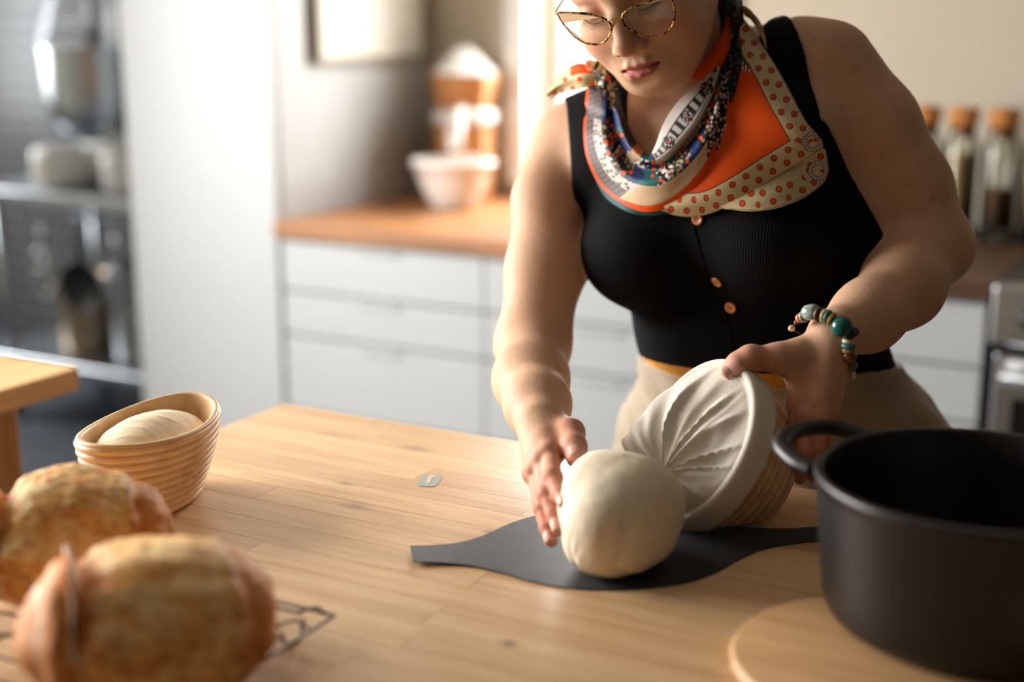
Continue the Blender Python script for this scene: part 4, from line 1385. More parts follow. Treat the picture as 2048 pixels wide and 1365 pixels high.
inhead = (LH[:, 2] > 0.02) & (LH[:, 1] > -0.13) & (np.abs(LH[:, 0]) < 0.09)
for s in (-1, 1):
    blendc(np.exp(-(((LH - np.array([s * 0.042, -0.034, 0.072])) / np.array([0.022, 0.018, 0.03])) ** 2).sum(1)) * inhead, np.array(lin(212, 136, 116)), 0.6)
    blendc(np.exp(-(((LH - np.array([s * 0.032, 0.008, 0.085])) / np.array([0.018, 0.010, 0.02])) ** 2).sum(1)) * inhead, np.array(lin(196, 132, 112)), 0.6)
blendc(np.exp(-(((LH - np.array([0, -0.040, 0.11])) / np.array([0.013, 0.012, 0.02])) ** 2).sum(1)) * inhead, np.array(lin(214, 138, 116)), 0.6)
xw = np.clip(1 - (LH[:, 0] / 0.0255) ** 2, 0, 1)
yt = LM + 0.0002 + 0.0082 * xw - 0.0022 * np.exp(-(LH[:, 0] / 0.004) ** 2)
yb = LM - 0.0128 * xw
lipm = np.clip((yt - LH[:, 1]) / 0.0012, 0, 1) * np.clip((LH[:, 1] - yb) / 0.0012, 0, 1) * (xw > 0.02) * (LH[:, 2] > 0.072)
blendc(lipm, lip, 0.9)
nl = []


def add_nail(D_, T_, up, r):
    c = T_ + (D_ - T_) * 0.15
    d_ = (T_ - D_) / np.linalg.norm(T_ - D_)
    upn = up - d_ * (up @ d_); upn /= np.linalg.norm(upn)
    s_ = np.cross(d_, upn)
    nl.append((c + upn * r * 0.93, d_, s_, upn, r))
    q = V - (c + upn * r)
    w_ = np.clip(1.6 - ((q @ d_) / (r * 1.15)) ** 2 - ((q @ s_) / (r * 0.82)) ** 2, 0, 1) * (np.abs(q @ upn) < r * 0.6)
    blendc(w_, nail, 0.9)


for i in range(4):
    add_nail(DIPs[i], TIPs[i], cdir(-0.55, 0.25, 0.8), frad[i][3])
add_nail(TH_R[2], TH_R[3], cdir(0.1, 0.25, 1), 0.0105)
add_nail(TH_L[3], TH_L[4], cdir(-0.35, 0.1, 1), 0.0095)
rngv = vnoise(V[::1], 9, 2) if len(V) < 60000 else None
t = vcol_mat('skin', rough=0.58, var=0.08, var_scale=14, sss=0.12, spec=0.25)
t.b.inputs['Subsurface Radius'].default_value = (0.010, 0.004, 0.002)
t.b.inputs['Subsurface Scale'].default_value = 0.5
n1 = t.noise(t.coord(), 420, 3)
n2 = t.noise(t.coord(), 60, 3)
t.bump(t.math('ADD', n1, t.math('MULTIPLY', n2, 1.8)), 0.22, 0.0014)
# blotches and freckles in the skin
vo = t.noise(t.coord(), 38, 2, 0.4)
old = t.b.inputs['Base Color'].links[0].from_socket
t.color(t.mix(t.ramp(vo, [(0.62, (0, 0, 0)), (0.76, (0.18, 0.18, 0.18))]), old, lin(196, 118, 96)))
M_skin = t.m
body = obj('body', V, Fq, M_skin, person, cols=sk)

# ------------------------------------------------------------------ nails, brows and lashes
M_nail = plain('fingernail', (222, 168, 146), 0.42, var=0.05, scale=90)
for c_, d_, s_, u_, r_ in nl:
    g1, g2 = np.meshgrid(np.linspace(-1, 1, 9), np.linspace(-1, 1, 9))
    g1, g2 = g1.ravel(), g2.ravel()
    sq_ = np.sqrt(np.maximum(1 - 0.42 * g1 ** 2, 0))                 # rounded outline
    al = g2 * r_ * 1.0 * np.sqrt(np.maximum(1 - 0.30 * g1 ** 4, 0))
    ac = g1 * r_ * 0.72 * np.sqrt(np.maximum(1 - 0.35 * np.clip(-g2, 0, 1) ** 2, 0))
    hh = np.sqrt(np.maximum(r_ ** 2 - ac ** 2, 0)) - r_ * 0.93 + 0.0007 - 0.0010 * g2 ** 2
    w_ = c_ + np.outer(al, d_) + np.outer(ac, s_) + np.outer(hh, u_)
    q_ = [[i * 9 + j, i * 9 + j + 1, (i + 1) * 9 + j + 1, (i + 1) * 9 + j] for i in range(8) for j in range(8)]
    no = obj('fingernail', w_, q_, M_nail, person)
    m_ = no.modifiers.new('thick', 'SOLIDIFY'); m_.thickness = 0.0008; m_.offset = 0
M_hair = plain('hair_brown', (58, 40, 28), 0.5, var=0.3, scale=200)
for s in (-1, 1):
    v, f = tube(crom([H(s * 0.014, 0.0215, 0.0965), H(s * 0.028, 0.0265, 0.0920), H(s * 0.042, 0.0255, 0.0835), H(s * 0.053, 0.019, 0.072)], 5), [0.0022] * 3 + list(np.linspace(0.003, 0.0006, 13)), 8)
    obj('eyebrow', v, f, M_hair, person)
    ls = []
    lid = crom([H(s * 0.0185, -0.0085, 0.0845), H(s * 0.026, -0.0108, 0.0868), H(s * 0.034, -0.0108, 0.0862), H(s * 0.042, -0.0085, 0.0825), H(s * 0.0465, -0.005, 0.0785)], 4)
    ls.append(tube(lid, 0.00075, 6))
    for i_, q in enumerate(lid[2:]):
        out = HF * 0.006 - HU * 0.0045 + HL * s * (0.0035 * (i_ / len(lid)))
        ls.append(tube([q, q + out * 0.6 - HU * 0.0005, q + out], [0.0004, 0.0003, 0.00012], 4))
    v, f = join(ls)
    obj('eyelashes', v, f, M_hair, person)

# hair, tied back
fh = Field(HO - 0.17, HO + 0.17, 0.004)
fh.ell(H(0, 0.050, -0.018), (0.084, 0.092, 0.106), 0.02, HB)
fh.ell(H(0, -0.02, -0.07), (0.066, 0.07, 0.05), 0.03, HB)
fh.ell(H(0, 0.09, -0.125), (0.04, 0.04, 0.04), 0.015, HB)
fh.ell(H(0, -0.02, 0.085), (0.068, 0.085, 0.088), 0.01, HB, op='sub')
for s in (-1, 1):
    fh.ell(H(s * 0.085, -0.02, 0.0), (0.014, 0.03, 0.028), 0.01, HB, op='sub')
V, Fq = fh.mesh()
obj('hair', V, Fq, M_hair, person)

# ------------------------------------------------------------------ black sleeveless top
ft = Field((-0.82, 1.36, 0.95), (-0.27, 1.76, 1.46), 0.003)
build_torso(ft, 0.0045)
ft.seg(SLf, P(1746, 250, 1.56), 0.0585, 0.0545, 0.018)
ft.seg(SR, P(1098, 400, 1.69), 0.0545, 0.0475, 0.02)


def clip(fl, c, n, above=None, below=None):
    n = np.array(n, float) / np.linalg.norm(n)
    ax_ = [(fl.lo[k] + np.arange(fl.n[k]) * fl.vox) for k in range(3)]
    Xg, Yg, Zg = np.meshgrid(*ax_, indexing='ij', sparse=True)
    d = (Xg - c[0]) * n[0] + (Yg - c[1]) * n[1] + (Zg - c[2]) * n[2]
    if above is not None:
        d = np.minimum(d, Zg - above)
    if below is not None:
        d = np.minimum(d, below - Zg)
    fl.F = np.maximum(fl.F, d.astype(np.float32))


clip(ft, (-0.52, 1.48, 1.003), (0.04, -0.12, -1))                     # hem
# armholes, cut straight through from front to back
for (p1, p2, sg, kw) in (((1134, 150, 1.62), (1154, 520, 1.62), -1, {}), ((1590, 10, 1.53), (1630, 232, 1.52), 1, {'above': 1.297}), ((1630, 232, 1.52), (1785, 490, 1.52), 1, {'below': 1.303})):
    a_, b_ = P(*p1), P(*p2)
    nn = np.cross(b_ - a_, VF); nn *= sg * np.sign(nn @ VR)
    clip(ft, a_, nn, **kw)
ft.seg(NB + np.array([0, 0.03, 0.05]), P(1330, 300, 1.50), 0.090, 0.065, 0.01, op='sub')
V, Fq = ft.mesh()
t = NT('black_rib_knit').set(rough=0.85)
t.b.inputs['Specular IOR Level'].default_value = 0.12
wv = t.n('ShaderNodeTexWave', bands_direction='X')
wv.inputs['Scale'].default_value = 95
t.l(t.coord(), wv.inputs[0])
t.color(t.ramp(wv.outputs[1], [(0, lin(4, 4, 5)), (1, lin(9, 9, 10))]))
t.bump(wv.outputs[1], 0.35, 0.001)
M_top = t.m
topo = obj('black_top', V, Fq, M_top, person)
topo['label'] = 'black ribbed sleeveless top'


def surf_hit(V_, F_, px, py):
    """first surface point of a mesh along the view line through px,py"""
    from mathutils.bvhtree import BVHTree
    key = id(V_)
    if key not in surf_hit.c:
        surf_hit.c[key] = BVHTree.FromPolygons([Vector(p) for p in V_], [list(map(int, q)) for q in F_])
    r = VF + (px - 1024.0) / FPX * VR + (682.5 - py) / FPX * VU
    loc, nor, i, dd = surf_hit.c[key].ray_cast(Vector(CAM), Vector(r).normalized())
    return (None, None) if loc is None else (np.array(loc), np.array(nor))


surf_hit.c = {}
topV, topF = V, Fq
M_btn = plain('wood_button', (198, 128, 74), 0.35, var=0.15, scale=150)
M_slot = plain('button_slot', (40, 22, 12), 0.6)
for px, py in ((1396, 438), (1435, 563), (1462, 615)):
    p_, n_ = surf_hit(topV, topF, px, py)
    if p_ is None:
        continue
    n_ = n_ if n_ @ VB > 0 else -n_
    e1_ = np.cross(n_, Z3); e1_ /= np.linalg.norm(e1_)
    e2_ = np.cross(n_, e1_)
    v, f = lathe([(0, 0.0004), (0.0062, 0.0004), (0.0070, 0.0012), (0.0070, 0.0024), (0.0058, 0.0032), (0.0044, 0.0024), (0.0, 0.0022)], (0, 0, 0), 24)
    w_ = p_ + np.outer(v[:, 0], e1_) + np.outer(v[:, 1], e2_) + np.outer(v[:, 2], n_)
    wb_, fb_ = w_, f
    v, f = bev_box(-0.0025, 0.0025, -0.0007, 0.0007, 0.0018, 0.0026, 0.0002, 1)
    w_ = p_ + np.outer(v[:, 0], e1_) + np.outer(v[:, 1], e2_) + np.outer(v[:, 2], n_)
    vv, ff = join([(wb_, fb_), (w_, f)])
    bt = obj('button', vv, ff, M_btn, topo)
    bt['label'] = 'brown wooden button'
    bt.data.materials.append(M_slot)
    for q_ in bt.data.polygons[len(fb_):]:
        q_.material_index = 1
# placket edge
pl = []
for py in np.linspace(455, 700, 24):
    px = np.interp(py, [440, 563, 615, 700], [1383, 1418, 1446, 1466])
    p_, n_ = surf_hit(topV, topF, px, py)
    if p_ is not None:
        pl.append(p_ + VB * 0.0006)
if len(pl) > 3:
    v, f = tube(np.array(pl), 0.0011, 6)
    obj('placket_edge', v, f, M_top, topo)

# ------------------------------------------------------------------ trousers and waistband
fl = Field((-0.80, 1.40, 0.02), (-0.22, 1.92, 1.06), 0.0045)


def build_trousers(fl_, o=0.0):
    fl_.ell((-0.515, 1.605, 1.00), (0.157 + o, 0.118 + o, 0.10 + o), 0.04)
    fl_.ell((-0.500, 1.645, 0.885), (0.200 + o, 0.150 + o, 0.14 + o), 0.06)
    fl_.ell((-0.470, 1.640, 0.80), (0.225 + o, 0.150 + o, 0.14 + o), 0.06)
    for s in (-1, 1):
        fl_.chain([(-0.50 + s * 0.095, 1.645, 0.84), (-0.50 + s * 0.105, 1.64, 0.48), (-0.50 + s * 0.11, 1.67, 0.08)], [0.115, 0.088, 0.072], 0.04)


build_trousers(fl)
clip(fl, (-0.52, 1.49, 0.998), (-0.05, 0.10, 1))
V, Fq = fl.mesh()
N = vert_normals(V, Fq)
fold = np.array([noise.fractal(Vector((p[0] * 9, p[1] * 9, p[2] * 26 + p[0] * 18)), 0.8, 2.0, 3) for p in V])
amt = np.clip((1.0 - V[:, 2]) / 0.06, 0.1, 1)
V = V + N * (0.006 * fold * amt)[:, None]
V[:, 1] = np.maximum(V[:, 1], 1.415)
t = NT('linen_trousers').set(rough=0.85, sheen=0.2)
nz = t.noise(t.coord((300, 300, 900)), 1.0, 3)
t.color(t.ramp(nz, [(0.3, lin(144, 128, 106)), (0.7, lin(168, 152, 130))]))
t.bump(nz, 0.3, 0.0006)
M_trs = t.m
tro = obj('trousers', V, Fq, M_trs, person)
tro['label'] = 'taupe linen trousers'
# shoes
for s in (-1, 1):
    fs = Field((-0.50 + s * 0.11 - 0.07, 1.45, -0.005), (-0.50 + s * 0.11 + 0.07, 1.78, 0.15), 0.005)
    fs.chain([(-0.5 + s * 0.11, 1.69, 0.05), (-0.5 + s * 0.115, 1.58, 0.04), (-0.5 + s * 0.12, 1.52, 0.034)], [0.045, 0.042, 0.033], 0.02)
    fs.seg((-0.5 + s * 0.11, 1.69, 0.05), (-0.5 + s * 0.11, 1.675, 0.12), 0.042, 0.04, 0.02)
    V2, F2 = fs.mesh()
    V2[:, 2] = np.maximum(V2[:, 2], 0.002)
    obj('shoe', V2, F2, M_black, person)
# mustard band between top and trousers
fw = Field((-0.72, 1.44, 0.94), (-0.32, 1.76, 1.07), 0.003)
fw.ell((-0.515, 1.605, 1.00), (0.1535, 0.1155, 0.11), 0.04)
fw.ell((-0.522, 1.572, 1.020), (0.130, 0.114, 0.057), 0.03)
fw.ell((-0.500, 1.635, 0.90), (0.174, 0.127, 0.13), 0.05)
clip(fw, (-0.52, 1.48, 1.03), (0, 0, 1))
clip(fw, (-0.52, 1.48, 0.985), (0, 0, -1))
V, Fq = fw.mesh()
wb = obj('waistband', V, Fq, plain('mustard_knit', (206, 142, 34), 0.8, var=0.08, scale=120), person)
wb['label'] = 'mustard yellow band showing at the waist'
# ------------------------------------------------------------------ basket held upside down with its linen liner
rt, rb = P(1456, 728, 1.405), P(1332, 1042, 1.368)
RC = (rt + rb) / 2
e1 = rt - rb
a_len = np.linalg.norm(e1) / 2
e1 = e1 / np.linalg.norm(e1)
imr = cdir(0.914, -0.405, 0)
e2 = cdir(0, 0, 1) * 0.80 + imr * 0.58
e2 = e2 - e1 * (e2 @ e1); e2 /= np.linalg.norm(e2)
nb = np.cross(e1, e2)
if nb @ imr < 0:
    nb = -nb
hb_ = thing('proofing_basket', 'oval coiled proofing basket with a linen liner, tipped over by the person', 'basket', tuple(RC))
v, f = basket_mesh(RC, e1, e2, nb, a_len, 0.070, 0.094, coils=8, taper=0.82, N_=96, rd=0.0050)
v[:, 2] = np.maximum(v[:, 2], 0.9040)
hw = obj('coiled_wall', v, f, M_rattan, hb_)

t = NT('linen').set(rough=0.9, sheen=0.15)
nz = t.noise(t.coord((1, 1, 1)), 420, 3)
t.color(t.ramp(t.noise(t.coord(), 30, 4), [(0.3, lin(230, 221, 204)), (0.7, lin(242, 235, 222))]))
t.bump(nz, 0.35, 0.0008)
M_linen = t.m
# liner: cuff over the outside of the rim, over the rim, then pulled out as a slack sack towards the dough
NA = 160
ang = np.linspace(0, 2 * math.pi, NA, endpoint=False)


def rimring(off, along):
    return RC + np.outer(np.cos(ang) * (a_len + off), e1) + np.outer(np.sin(ang) * (0.070 + off), e2) + np.outer(np.full(NA, 1.0) * along, nb)


gath = np.array([noise.noise(Vector((math.cos(a) * 9, math.sin(a) * 9, 1.3))) for a in ang])
gath2 = np.array([noise.noise(Vector((math.cos(a) * 3.5, math.sin(a) * 3.5, 7.3))) for a in ang])
R = []
cuff_w = 0.026 + 0.004 * gath2
for s in np.linspace(1, 0, 9):
    R.append(RC + np.outer(np.cos(ang) * (a_len * (1 - 0.02 * s) + 0.0045 + (0.0025 + 0.0012 * gath) * s), e1) + np.outer(np.sin(ang) * (0.070 * (1 - 0.02 * s) + 0.0045 + (0.0025 + 0.0012 * gath) * s), e2) + np.outer(cuff_w * s - 0.001, nb))
for ph in np.linspace(0.3, 2.6, 6):
    R.append(rimring(0.0045 * math.cos(ph) - 0.001, -0.003 - 0.004 * math.sin(ph)))
# inside the opening the cloth hangs slack, gathered towards the point where it clings to the dough
rim_in = R[-1].copy()
pinch = P(1326, 948, 1.352)
ms_ = 36
rel = rim_in - RC
for i in range(1, ms_ + 1):
    t_ = i / ms_
    cc = RC + (pinch - RC) * t_ ** 0.85
    size = max(1 - t_, 0.01)
    ringp = cc + rel * size
    sag = math.sin(math.pi * t_ ** 0.8)
    # sunk into the basket near the upright rim, swelling out of it over the far rim
    near_ = np.clip(np.sin(ang), -1, 1)
    ringp = ringp + np.outer(sag * (0.016 * near_ - 0.010), nb)
    ringp = ringp + np.outer(sag * 0.010 * np.clip(-near_, 0, 1), cdir(-1, 0.1, 0))
    pl1 = np.array([noise.noise(Vector((math.cos(a) * 3.4, math.sin(a) * 3.4, 4.0 + t_ * 0.8))) for a in ang])
    pl2 = np.array([1 - abs(noise.noise(Vector((math.cos(a + t_ * 0.35) * 2.7, math.sin(a + t_ * 0.35) * 2.7, 9.0 + t_ * 0.5)))) * 2.2 for a in ang])
    wr = np.array([noise.fractal(Vector((math.cos(a) * 2.2 + 3, math.sin(a) * 2.2, t_ * 2.0)), 1.1, 2.0, 2) for a in ang])
    amp = math.sin(math.pi * min(1, t_ * 0.98)) ** 0.7
    hgt = (0.0040 * pl1 + 0.0060 * np.clip(pl2, 0, 1) ** 2 + 0.004 * wr) * amp
    ringp = ringp - np.outer(hgt, nb)
    R.append(ringp)
v, f = rings(R, closed_caps=False)
v[:, 2] = np.maximum(v[:, 2], 0.9035)
ln = obj('linen_liner', v, f, M_linen, hb_)
m_ = ln.modifiers.new('thick', 'SOLIDIFY'); m_.thickness = 0.0014; m_.offset = 1
ln['label'] = 'rumpled undyed linen liner'
# ------------------------------------------------------------------ scarf, glasses, bracelet
fc = Field((-0.86, 1.36, 0.98), (-0.30, 1.80, 1.50), 0.006)
build_torso(fc, 0.005)
fc.seg(NB, H(0, -0.045, -0.035), 0.058, 0.052, 0.03)
fc.seg(SR, P(1098, 400, 1.69), 0.05, 0.043, 0.02)
fc.seg(SLf, P(1735, 250, 1.56), 0.054, 0.055, 0.02)
cV, cF = fc.mesh()


def D(px, py, off=0.005, dd=None):
    if dd is None:
        p_, n_ = surf_hit(cV, cF, px, py)
        dd = 1.56 if p_ is None else float((p_ - CAM) @ VF)
    return P(px, py, dd - off)


def catmull_grid(C, nu, nv):
    """C rows x cols x k control values -> fine grid"""
    C = np.asarray(C, float)
    A = np.array([crom(C[i], nu) for i in range(C.shape[0])])
    B = np.array([crom(A[:, j], nv) for j in range(A.shape[1])])
    return B.transpose(1, 0, 2)


def cloth(name, ctrl, colfun, parent, nu=10, nv=10, thick=0.0012, ripple=None, label=None, mat=None):
    """ctrl rows of (px,py,off[,d]) ; colfun(px,py,u,v)->rgb ; print given on the flat design of the cloth"""
    W = np.array([[np.concatenate([D(*c), [c[0], c[1]]]) for c in row] for row in ctrl])
    G = catmull_grid(W, nu, nv)
    nr, nc = G.shape[:2]
    X = G[:, :, :3].reshape(-1, 3)
    uu, vv = np.meshgrid(np.linspace(0, 1, nc), np.linspace(0, 1, nr))
    if ripple is not None:
        X = X + np.outer(ripple(uu.ravel(), vv.ravel()), VB)
    col = colfun(G[:, :, 3].ravel(), G[:, :, 4].ravel(), uu.ravel(), vv.ravel())
    i, j = np.meshgrid(np.arange(nr - 1), np.arange(nc - 1), indexing='ij')
    a = (i * nc + j).ravel()
    Fq_ = np.stack([a, a + 1, a + nc + 1, a + nc], 1)
    o = obj(name, X, Fq_, mat or M_silk, parent, cols=col)
    m = o.modifiers.new('thick', 'SOLIDIFY')
    m.thickness = thick
    m.offset = 0
    if label:
        o['label'] = label
    return o


t = vcol_mat('printed_silk', rough=0.55, sheen=0.0, spec=0.2)
t.bump(t.noise(t.coord((1, 1, 1)), 900, 2), 0.15, 0.0005)
M_silk = t.m
CREAM, DOT, DOTD, ORA, NAVY, TEAL, GREY, BLK, WHT, TAN, BRN = [np.array(lin(*c)) for c in (
    (204, 186, 142), (196, 72, 30), (96, 40, 22), (222, 78, 2), (28, 44, 92), (20, 96, 100), (112, 98, 96), (26, 22, 24), (214, 206, 196), (206, 176, 140), (196, 116, 62))]


def sel(c, m, val):
    m = np.clip(m.astype(float), 0, 1)[:, None]
    return c * (1 - m) + val * m


def poly_dist(px, py, pl):
    """distance and arclength to a polyline"""
    best = np.full(px.shape, 1e9); arc = np.zeros(px.shape); s0 = 0.0
    for (x0, y0), (x1, y1) in zip(pl[:-1], pl[1:]):
        L = math.hypot(x1 - x0, y1 - y0)
        h_ = np.clip(((px - x0) * (x1 - x0) + (py - y0) * (y1 - y0)) / (L * L), 0, 1)
        d_ = np.hypot(px - x0 - h_ * (x1 - x0), py - y0 - h_ * (y1 - y0))
        m = d_ < best
        best = np.where(m, d_, best); arc = np.where(m, s0 + h_ * L, arc); s0 += L
    return best, arc


def dots(c, d_, arc, rows, step=33.0, r=5.6):
    for k, (dc, ph) in enumerate(rows):
        q = (arc + ph) % step - step / 2
        rr = np.hypot(q, d_ - dc)
        c = sel(c, rr < r + 1.2, DOTD)
        c = sel(c, rr < r - 0.3, DOT)
        c = sel(c, np.hypot(q + 1.2, d_ - dc - 1.2) < r * 0.33, DOT * 1.5)
    return c


def lace(px, py, s=7.0):
    n_ = np.array([noise.turbulence(Vector((x / s, y / s, 0.3)), 2, False) for x, y in zip(px, py)])
    return n_


def cells(px, py, s):
    """small round filigree cells"""
    return np.array([noise.voronoi(Vector((x / s, y / s, 0.7)))[0][0] for x, y in zip(px, py)])


# --- front panel over her left shoulder
right_e = crom([(1468, 14), (1500, 52), (1546, 122), (1590, 205), (1624, 266), (1643, 298)], 6)
low_e = crom([(1643, 298), (1560, 348), (1475, 402), (1420, 428), (1370, 433), (1320, 426), (1285, 412)], 6)
outer = [tuple(q) for q in right_e] + [tuple(q) for q in low_e[1:]]


def panel_col(px, py, u, v):
    d1, a1 = poly_dist(px, py, [tuple(q) for q in right_e])
    d2, a2 = poly_dist(px, py, [tuple(q) for q in low_e])
    dm = np.minimum(d1, d2)
    c = np.tile(ORA, (len(px), 1))
    gm = (py < 128 + 0.12 * (px - 1460))
    c = sel(c, gm, GREY * 0.55)
    if gm.any():
        ce = np.zeros(len(px)); ce[gm] = cells(px[gm], py[gm], 9.0)
        c = sel(c, gm & (ce > 0.35), GREY * 0.9)
    stripe = (np.abs(py - (132 + 0.12 * (px - 1460))) < 9)
    ce = np.zeros(len(px)); ce[stripe] = lace(px[stripe], py[stripe], 5)
    c = sel(c, stripe & (ce > 0.0), WHT)
    c = sel(c, stripe & (np.sin(px * 0.9) > 0.3), BLK)
    lc = (py > 232) & (py < 332) & (px < 1428 - 0.62 * (py - 250) + 26) & (px < 1452)
    ce = np.zeros(len(px)); ce[lc] = cells(px[lc], py[lc], 6.5)
    c = sel(c, lc, WHT)
    c = sel(c, lc & (ce > 0.42), BLK)
    w_ = 45.0
    c = sel(c, dm < w_ + 2.0, DOTD * 0.6)
    c = sel(c, dm < w_, CREAM)
    use1 = d1 < d2
    cc = dots(c.copy(), d1, a1, [(12, 0), (33, 16)])
    c = np.where((use1 & (d2 > 22))[:, None], cc, c)
    cc = dots(c.copy(), d2, a2, [(12, 8), (33, 24)])
    c = np.where((~use1 & (d1 > 22))[:, None], cc, c)
    rr = np.hypot(px - 1624, py - 284)
    an = np.arctan2(py - 284, px - 1624)
    bead = (np.abs(rr - 16) < 3.4) & (np.sin(an * 20) > -0.4)
    c = sel(c, (np.abs(rr - 16) < 4.6), DOTD * 0.8)
    c = sel(c, bead, WHT)
    c = sel(c, np.hypot(px - 1632, py - 280) < 6, DOT)
    c = sel(c, dm < 1.6, CREAM * 0.6)
    return c


prow = []
inn = crom([(1462, 22), (1462, 80), (1461, 130), (1456, 180), (1443, 232), (1418, 290), (1382, 345), (1338, 390), (1290, 410)], 1)
out_s = [(1468, 14), (1512, 70), (1562, 150), (1610, 240), (1643, 298), (1560, 348), (1470, 405), (1385, 433), (1290, 414)]
for k in range(6):
    v_ = k / 5
    prow.append([(inn[i][0] + (out_s[i][0] - inn[i][0]) * v_, inn[i][1] + (out_s[i][1] - inn[i][1]) * v_, 0.016 + 0.010 * math.sin(math.pi * v_) - 0.006 * v_) for i in range(9)])

# --- cowl in folds round the neck
lines = [
    [(1180, 136, .004), (1172, 200, .006), (1168, 270, .008), (1176, 322, .010), (1202, 372, .012), (1243, 406, .016), (1290, 424, .018), (1345, 412, .020), (1400, 372, .020), (1432, 310, .020), (1452, 230, .018), (1462, 150, .012), (1466, 60, .008)],
    [(1192, 142, .014), (1190, 210, .016), (1187, 270, .018), (1199, 320, .020), (1225, 360, .024), (1265, 386, .028), (1310, 396, .030), (1352, 380, .030), (1400, 335, .030), (1430, 272, .028), (1447, 195, .022), (1458, 130, .016), (1463, 50, .010)],
    [(1204, 148, .020), (1210, 218, .024), (1212, 270, .028), (1226, 315, .032), (1253, 349, .036), (1290, 363, .040), (1326, 358, .040), (1366, 330, .038), (1403, 287, .036), (1428, 235, .034), (1443, 176, .028), (1453, 115, .020), (1460, 45, .012)],
    [(1213, 155, .014), (1222, 222, .014), (1229, 265, .014), (1245, 303, .016), (1269, 330, .020), (1299, 341, .022), (1334, 331, .022), (1368, 301, .022), (1399, 262, .022), (1422, 215, .022), (1437, 165, .020), (1449, 105, .016), (1457, 40, .010)],
    [(1222, 162, .018), (1236, 225, .022), (1246, 262, .026), (1261, 294, .030), (1281, 315, .034), (1304, 321, .036), (1330, 308, .036), (1358, 278, .036), (1388, 240, .036), (1412, 198, .034), (1430, 155, .028), (1446, 98, .018), (1455, 36, .010)],
    [(1230, 168, .008), (1247, 224, .008), (1258, 256, .010), (1272, 284, .012), (1288, 304, .018), (1301, 309, .022), (1312, 290, .026), (1326, 252, .030), (1352, 210, .030), (1388, 175, .028), (1418, 146, .022), (1442, 90, .014), (1453, 32, .008)],
]


def cowl_col(px, py, u, v):
    N_ = len(px)
    c = np.tile(GREY * 0.55, (N_, 1))
    ce = cells(px, py, 8.0)
    tb2 = lace(px, py, 16.0)
    # outer band: charcoal grey with pale feathering, orange rolled edge, tan where the fold turns to the front
    c = sel(c, (v > 0.08) & (v < 0.30) & (np.sin(py * 0.55 + px * 0.3) > 0.5), GREY)
    c = sel(c, (v < 0.34) & (u > 0.40) & (u < 0.72), TAN)
    c = sel(c, (v > 0.20) & (v < 0.36) & (u > 0.12) & (u < 0.42) & (ce > 0.40), WHT * 0.8)
    c = sel(c, (v < 0.34) & (u >= 0.70), WHT * 0.8)
    c = sel(c, (v < 0.34) & (u >= 0.70) & (ce > 0.40), BLK)
    # printed folds
    m3 = (v >= 0.34) & (v < 0.62)
    c = sel(c, m3, TAN * 0.55)
    c = sel(c, m3 & (ce > 0.45), BLK)
    seg_ = np.floor(u * 15 + 0.7 * tb2)
    c = sel(c, m3 & (seg_ % 4 == 1), NAVY)
    c = sel(c, m3 & (seg_ % 4 == 3) & (ce < 0.5), WHT)
    c = sel(c, m3 & (seg_ % 8 == 6), TEAL)
    m4 = (v >= 0.62) & (v < 0.86)
    c = sel(c, m4, NAVY * 0.9)
    c = sel(c, m4 & (seg_ % 5 == 0), WHT * 0.8)
    c = sel(c, m4 & (seg_ % 5 == 0) & (ce > 0.5), BLK)
    c = sel(c, m4 & (seg_ % 5 == 2), TEAL)
    c = sel(c, m4 & (seg_ % 5 == 3) & (u > 0.5), BRN)
    c = sel(c, m4 & (seg_ % 5 == 4), TAN * 0.5)
    # round orange beads
    brnd = random.Random(11)
    for k in range(34):
        uc = 0.12 + 0.7 * brnd.random()
        vc = 0.36 + 0.46 * brnd.random()
        i_ = np.argmin((u - uc) ** 2 + (v - vc) ** 2)
        rr = np.hypot(px - px[i_], py - py[i_])
        c = sel(c, rr < 5.4, BLK)
        c = sel(c, rr < 4.2, DOT * 1.25)
    # inner edge: brown and teal on one side, pale with a dark chain on the other
    m5 = v >= 0.80
    left = u < 0.42
    c = sel(c, m5 & left, BLK * 2)
    c = sel(c, m5 & left & (u > 0.26) & (u < 0.33), BRN)
    c = sel(c, m5 & left & (u > 0.33), TEAL * 0.7)
    rgt = (u > 0.44) & (v >= 0.70)
    c = sel(c, rgt, WHT * 0.85)
    ch = rgt & (np.abs(v - 0.87) < 0.055)
    c = sel(c, ch, BLK * 2)
    c = sel(c, ch & (np.abs(v - 0.87) < 0.042) & (np.sin(u * 190) > -0.2), WHT * 0.6)
    for uc in (0.545, 0.66, 0.78, 0.88):
        i_ = np.argmin((u - uc) ** 2 + (v - 0.87) ** 2)
        rr = np.hypot(px - px[i_], py - py[i_])
        c = sel(c, (rr < 13), BLK * 1.5)
        c = sel(c, (rr < 12) & (cells(px, py, 4.0) < 0.36), WHT * 0.8)
        c = sel(c, rr < 2.6, DOT)
    c = sel(c, rgt & (v < 0.74), TAN * 0.6)
    c = sel(c, (v < 0.05 + 0.12 * np.clip((u - 0.40) / 0.25, 0, 1)) & (u < 0.75), ORA)
    return c


sca = cloth('scarf', lines, cowl_col, person, nu=44, nv=34, label='silk scarf in grey, navy, teal and orange print, draped in folds')
cloth('scarf_panel', prow, panel_col, sca, nu=64, nv=56, label='flat orange corner of the scarf with a cream dotted border',
      ripple=lambda u, v: 0.0025 * np.sin(u * 9 + v * 3) * v + 0.001 * np.sin(u * 31))


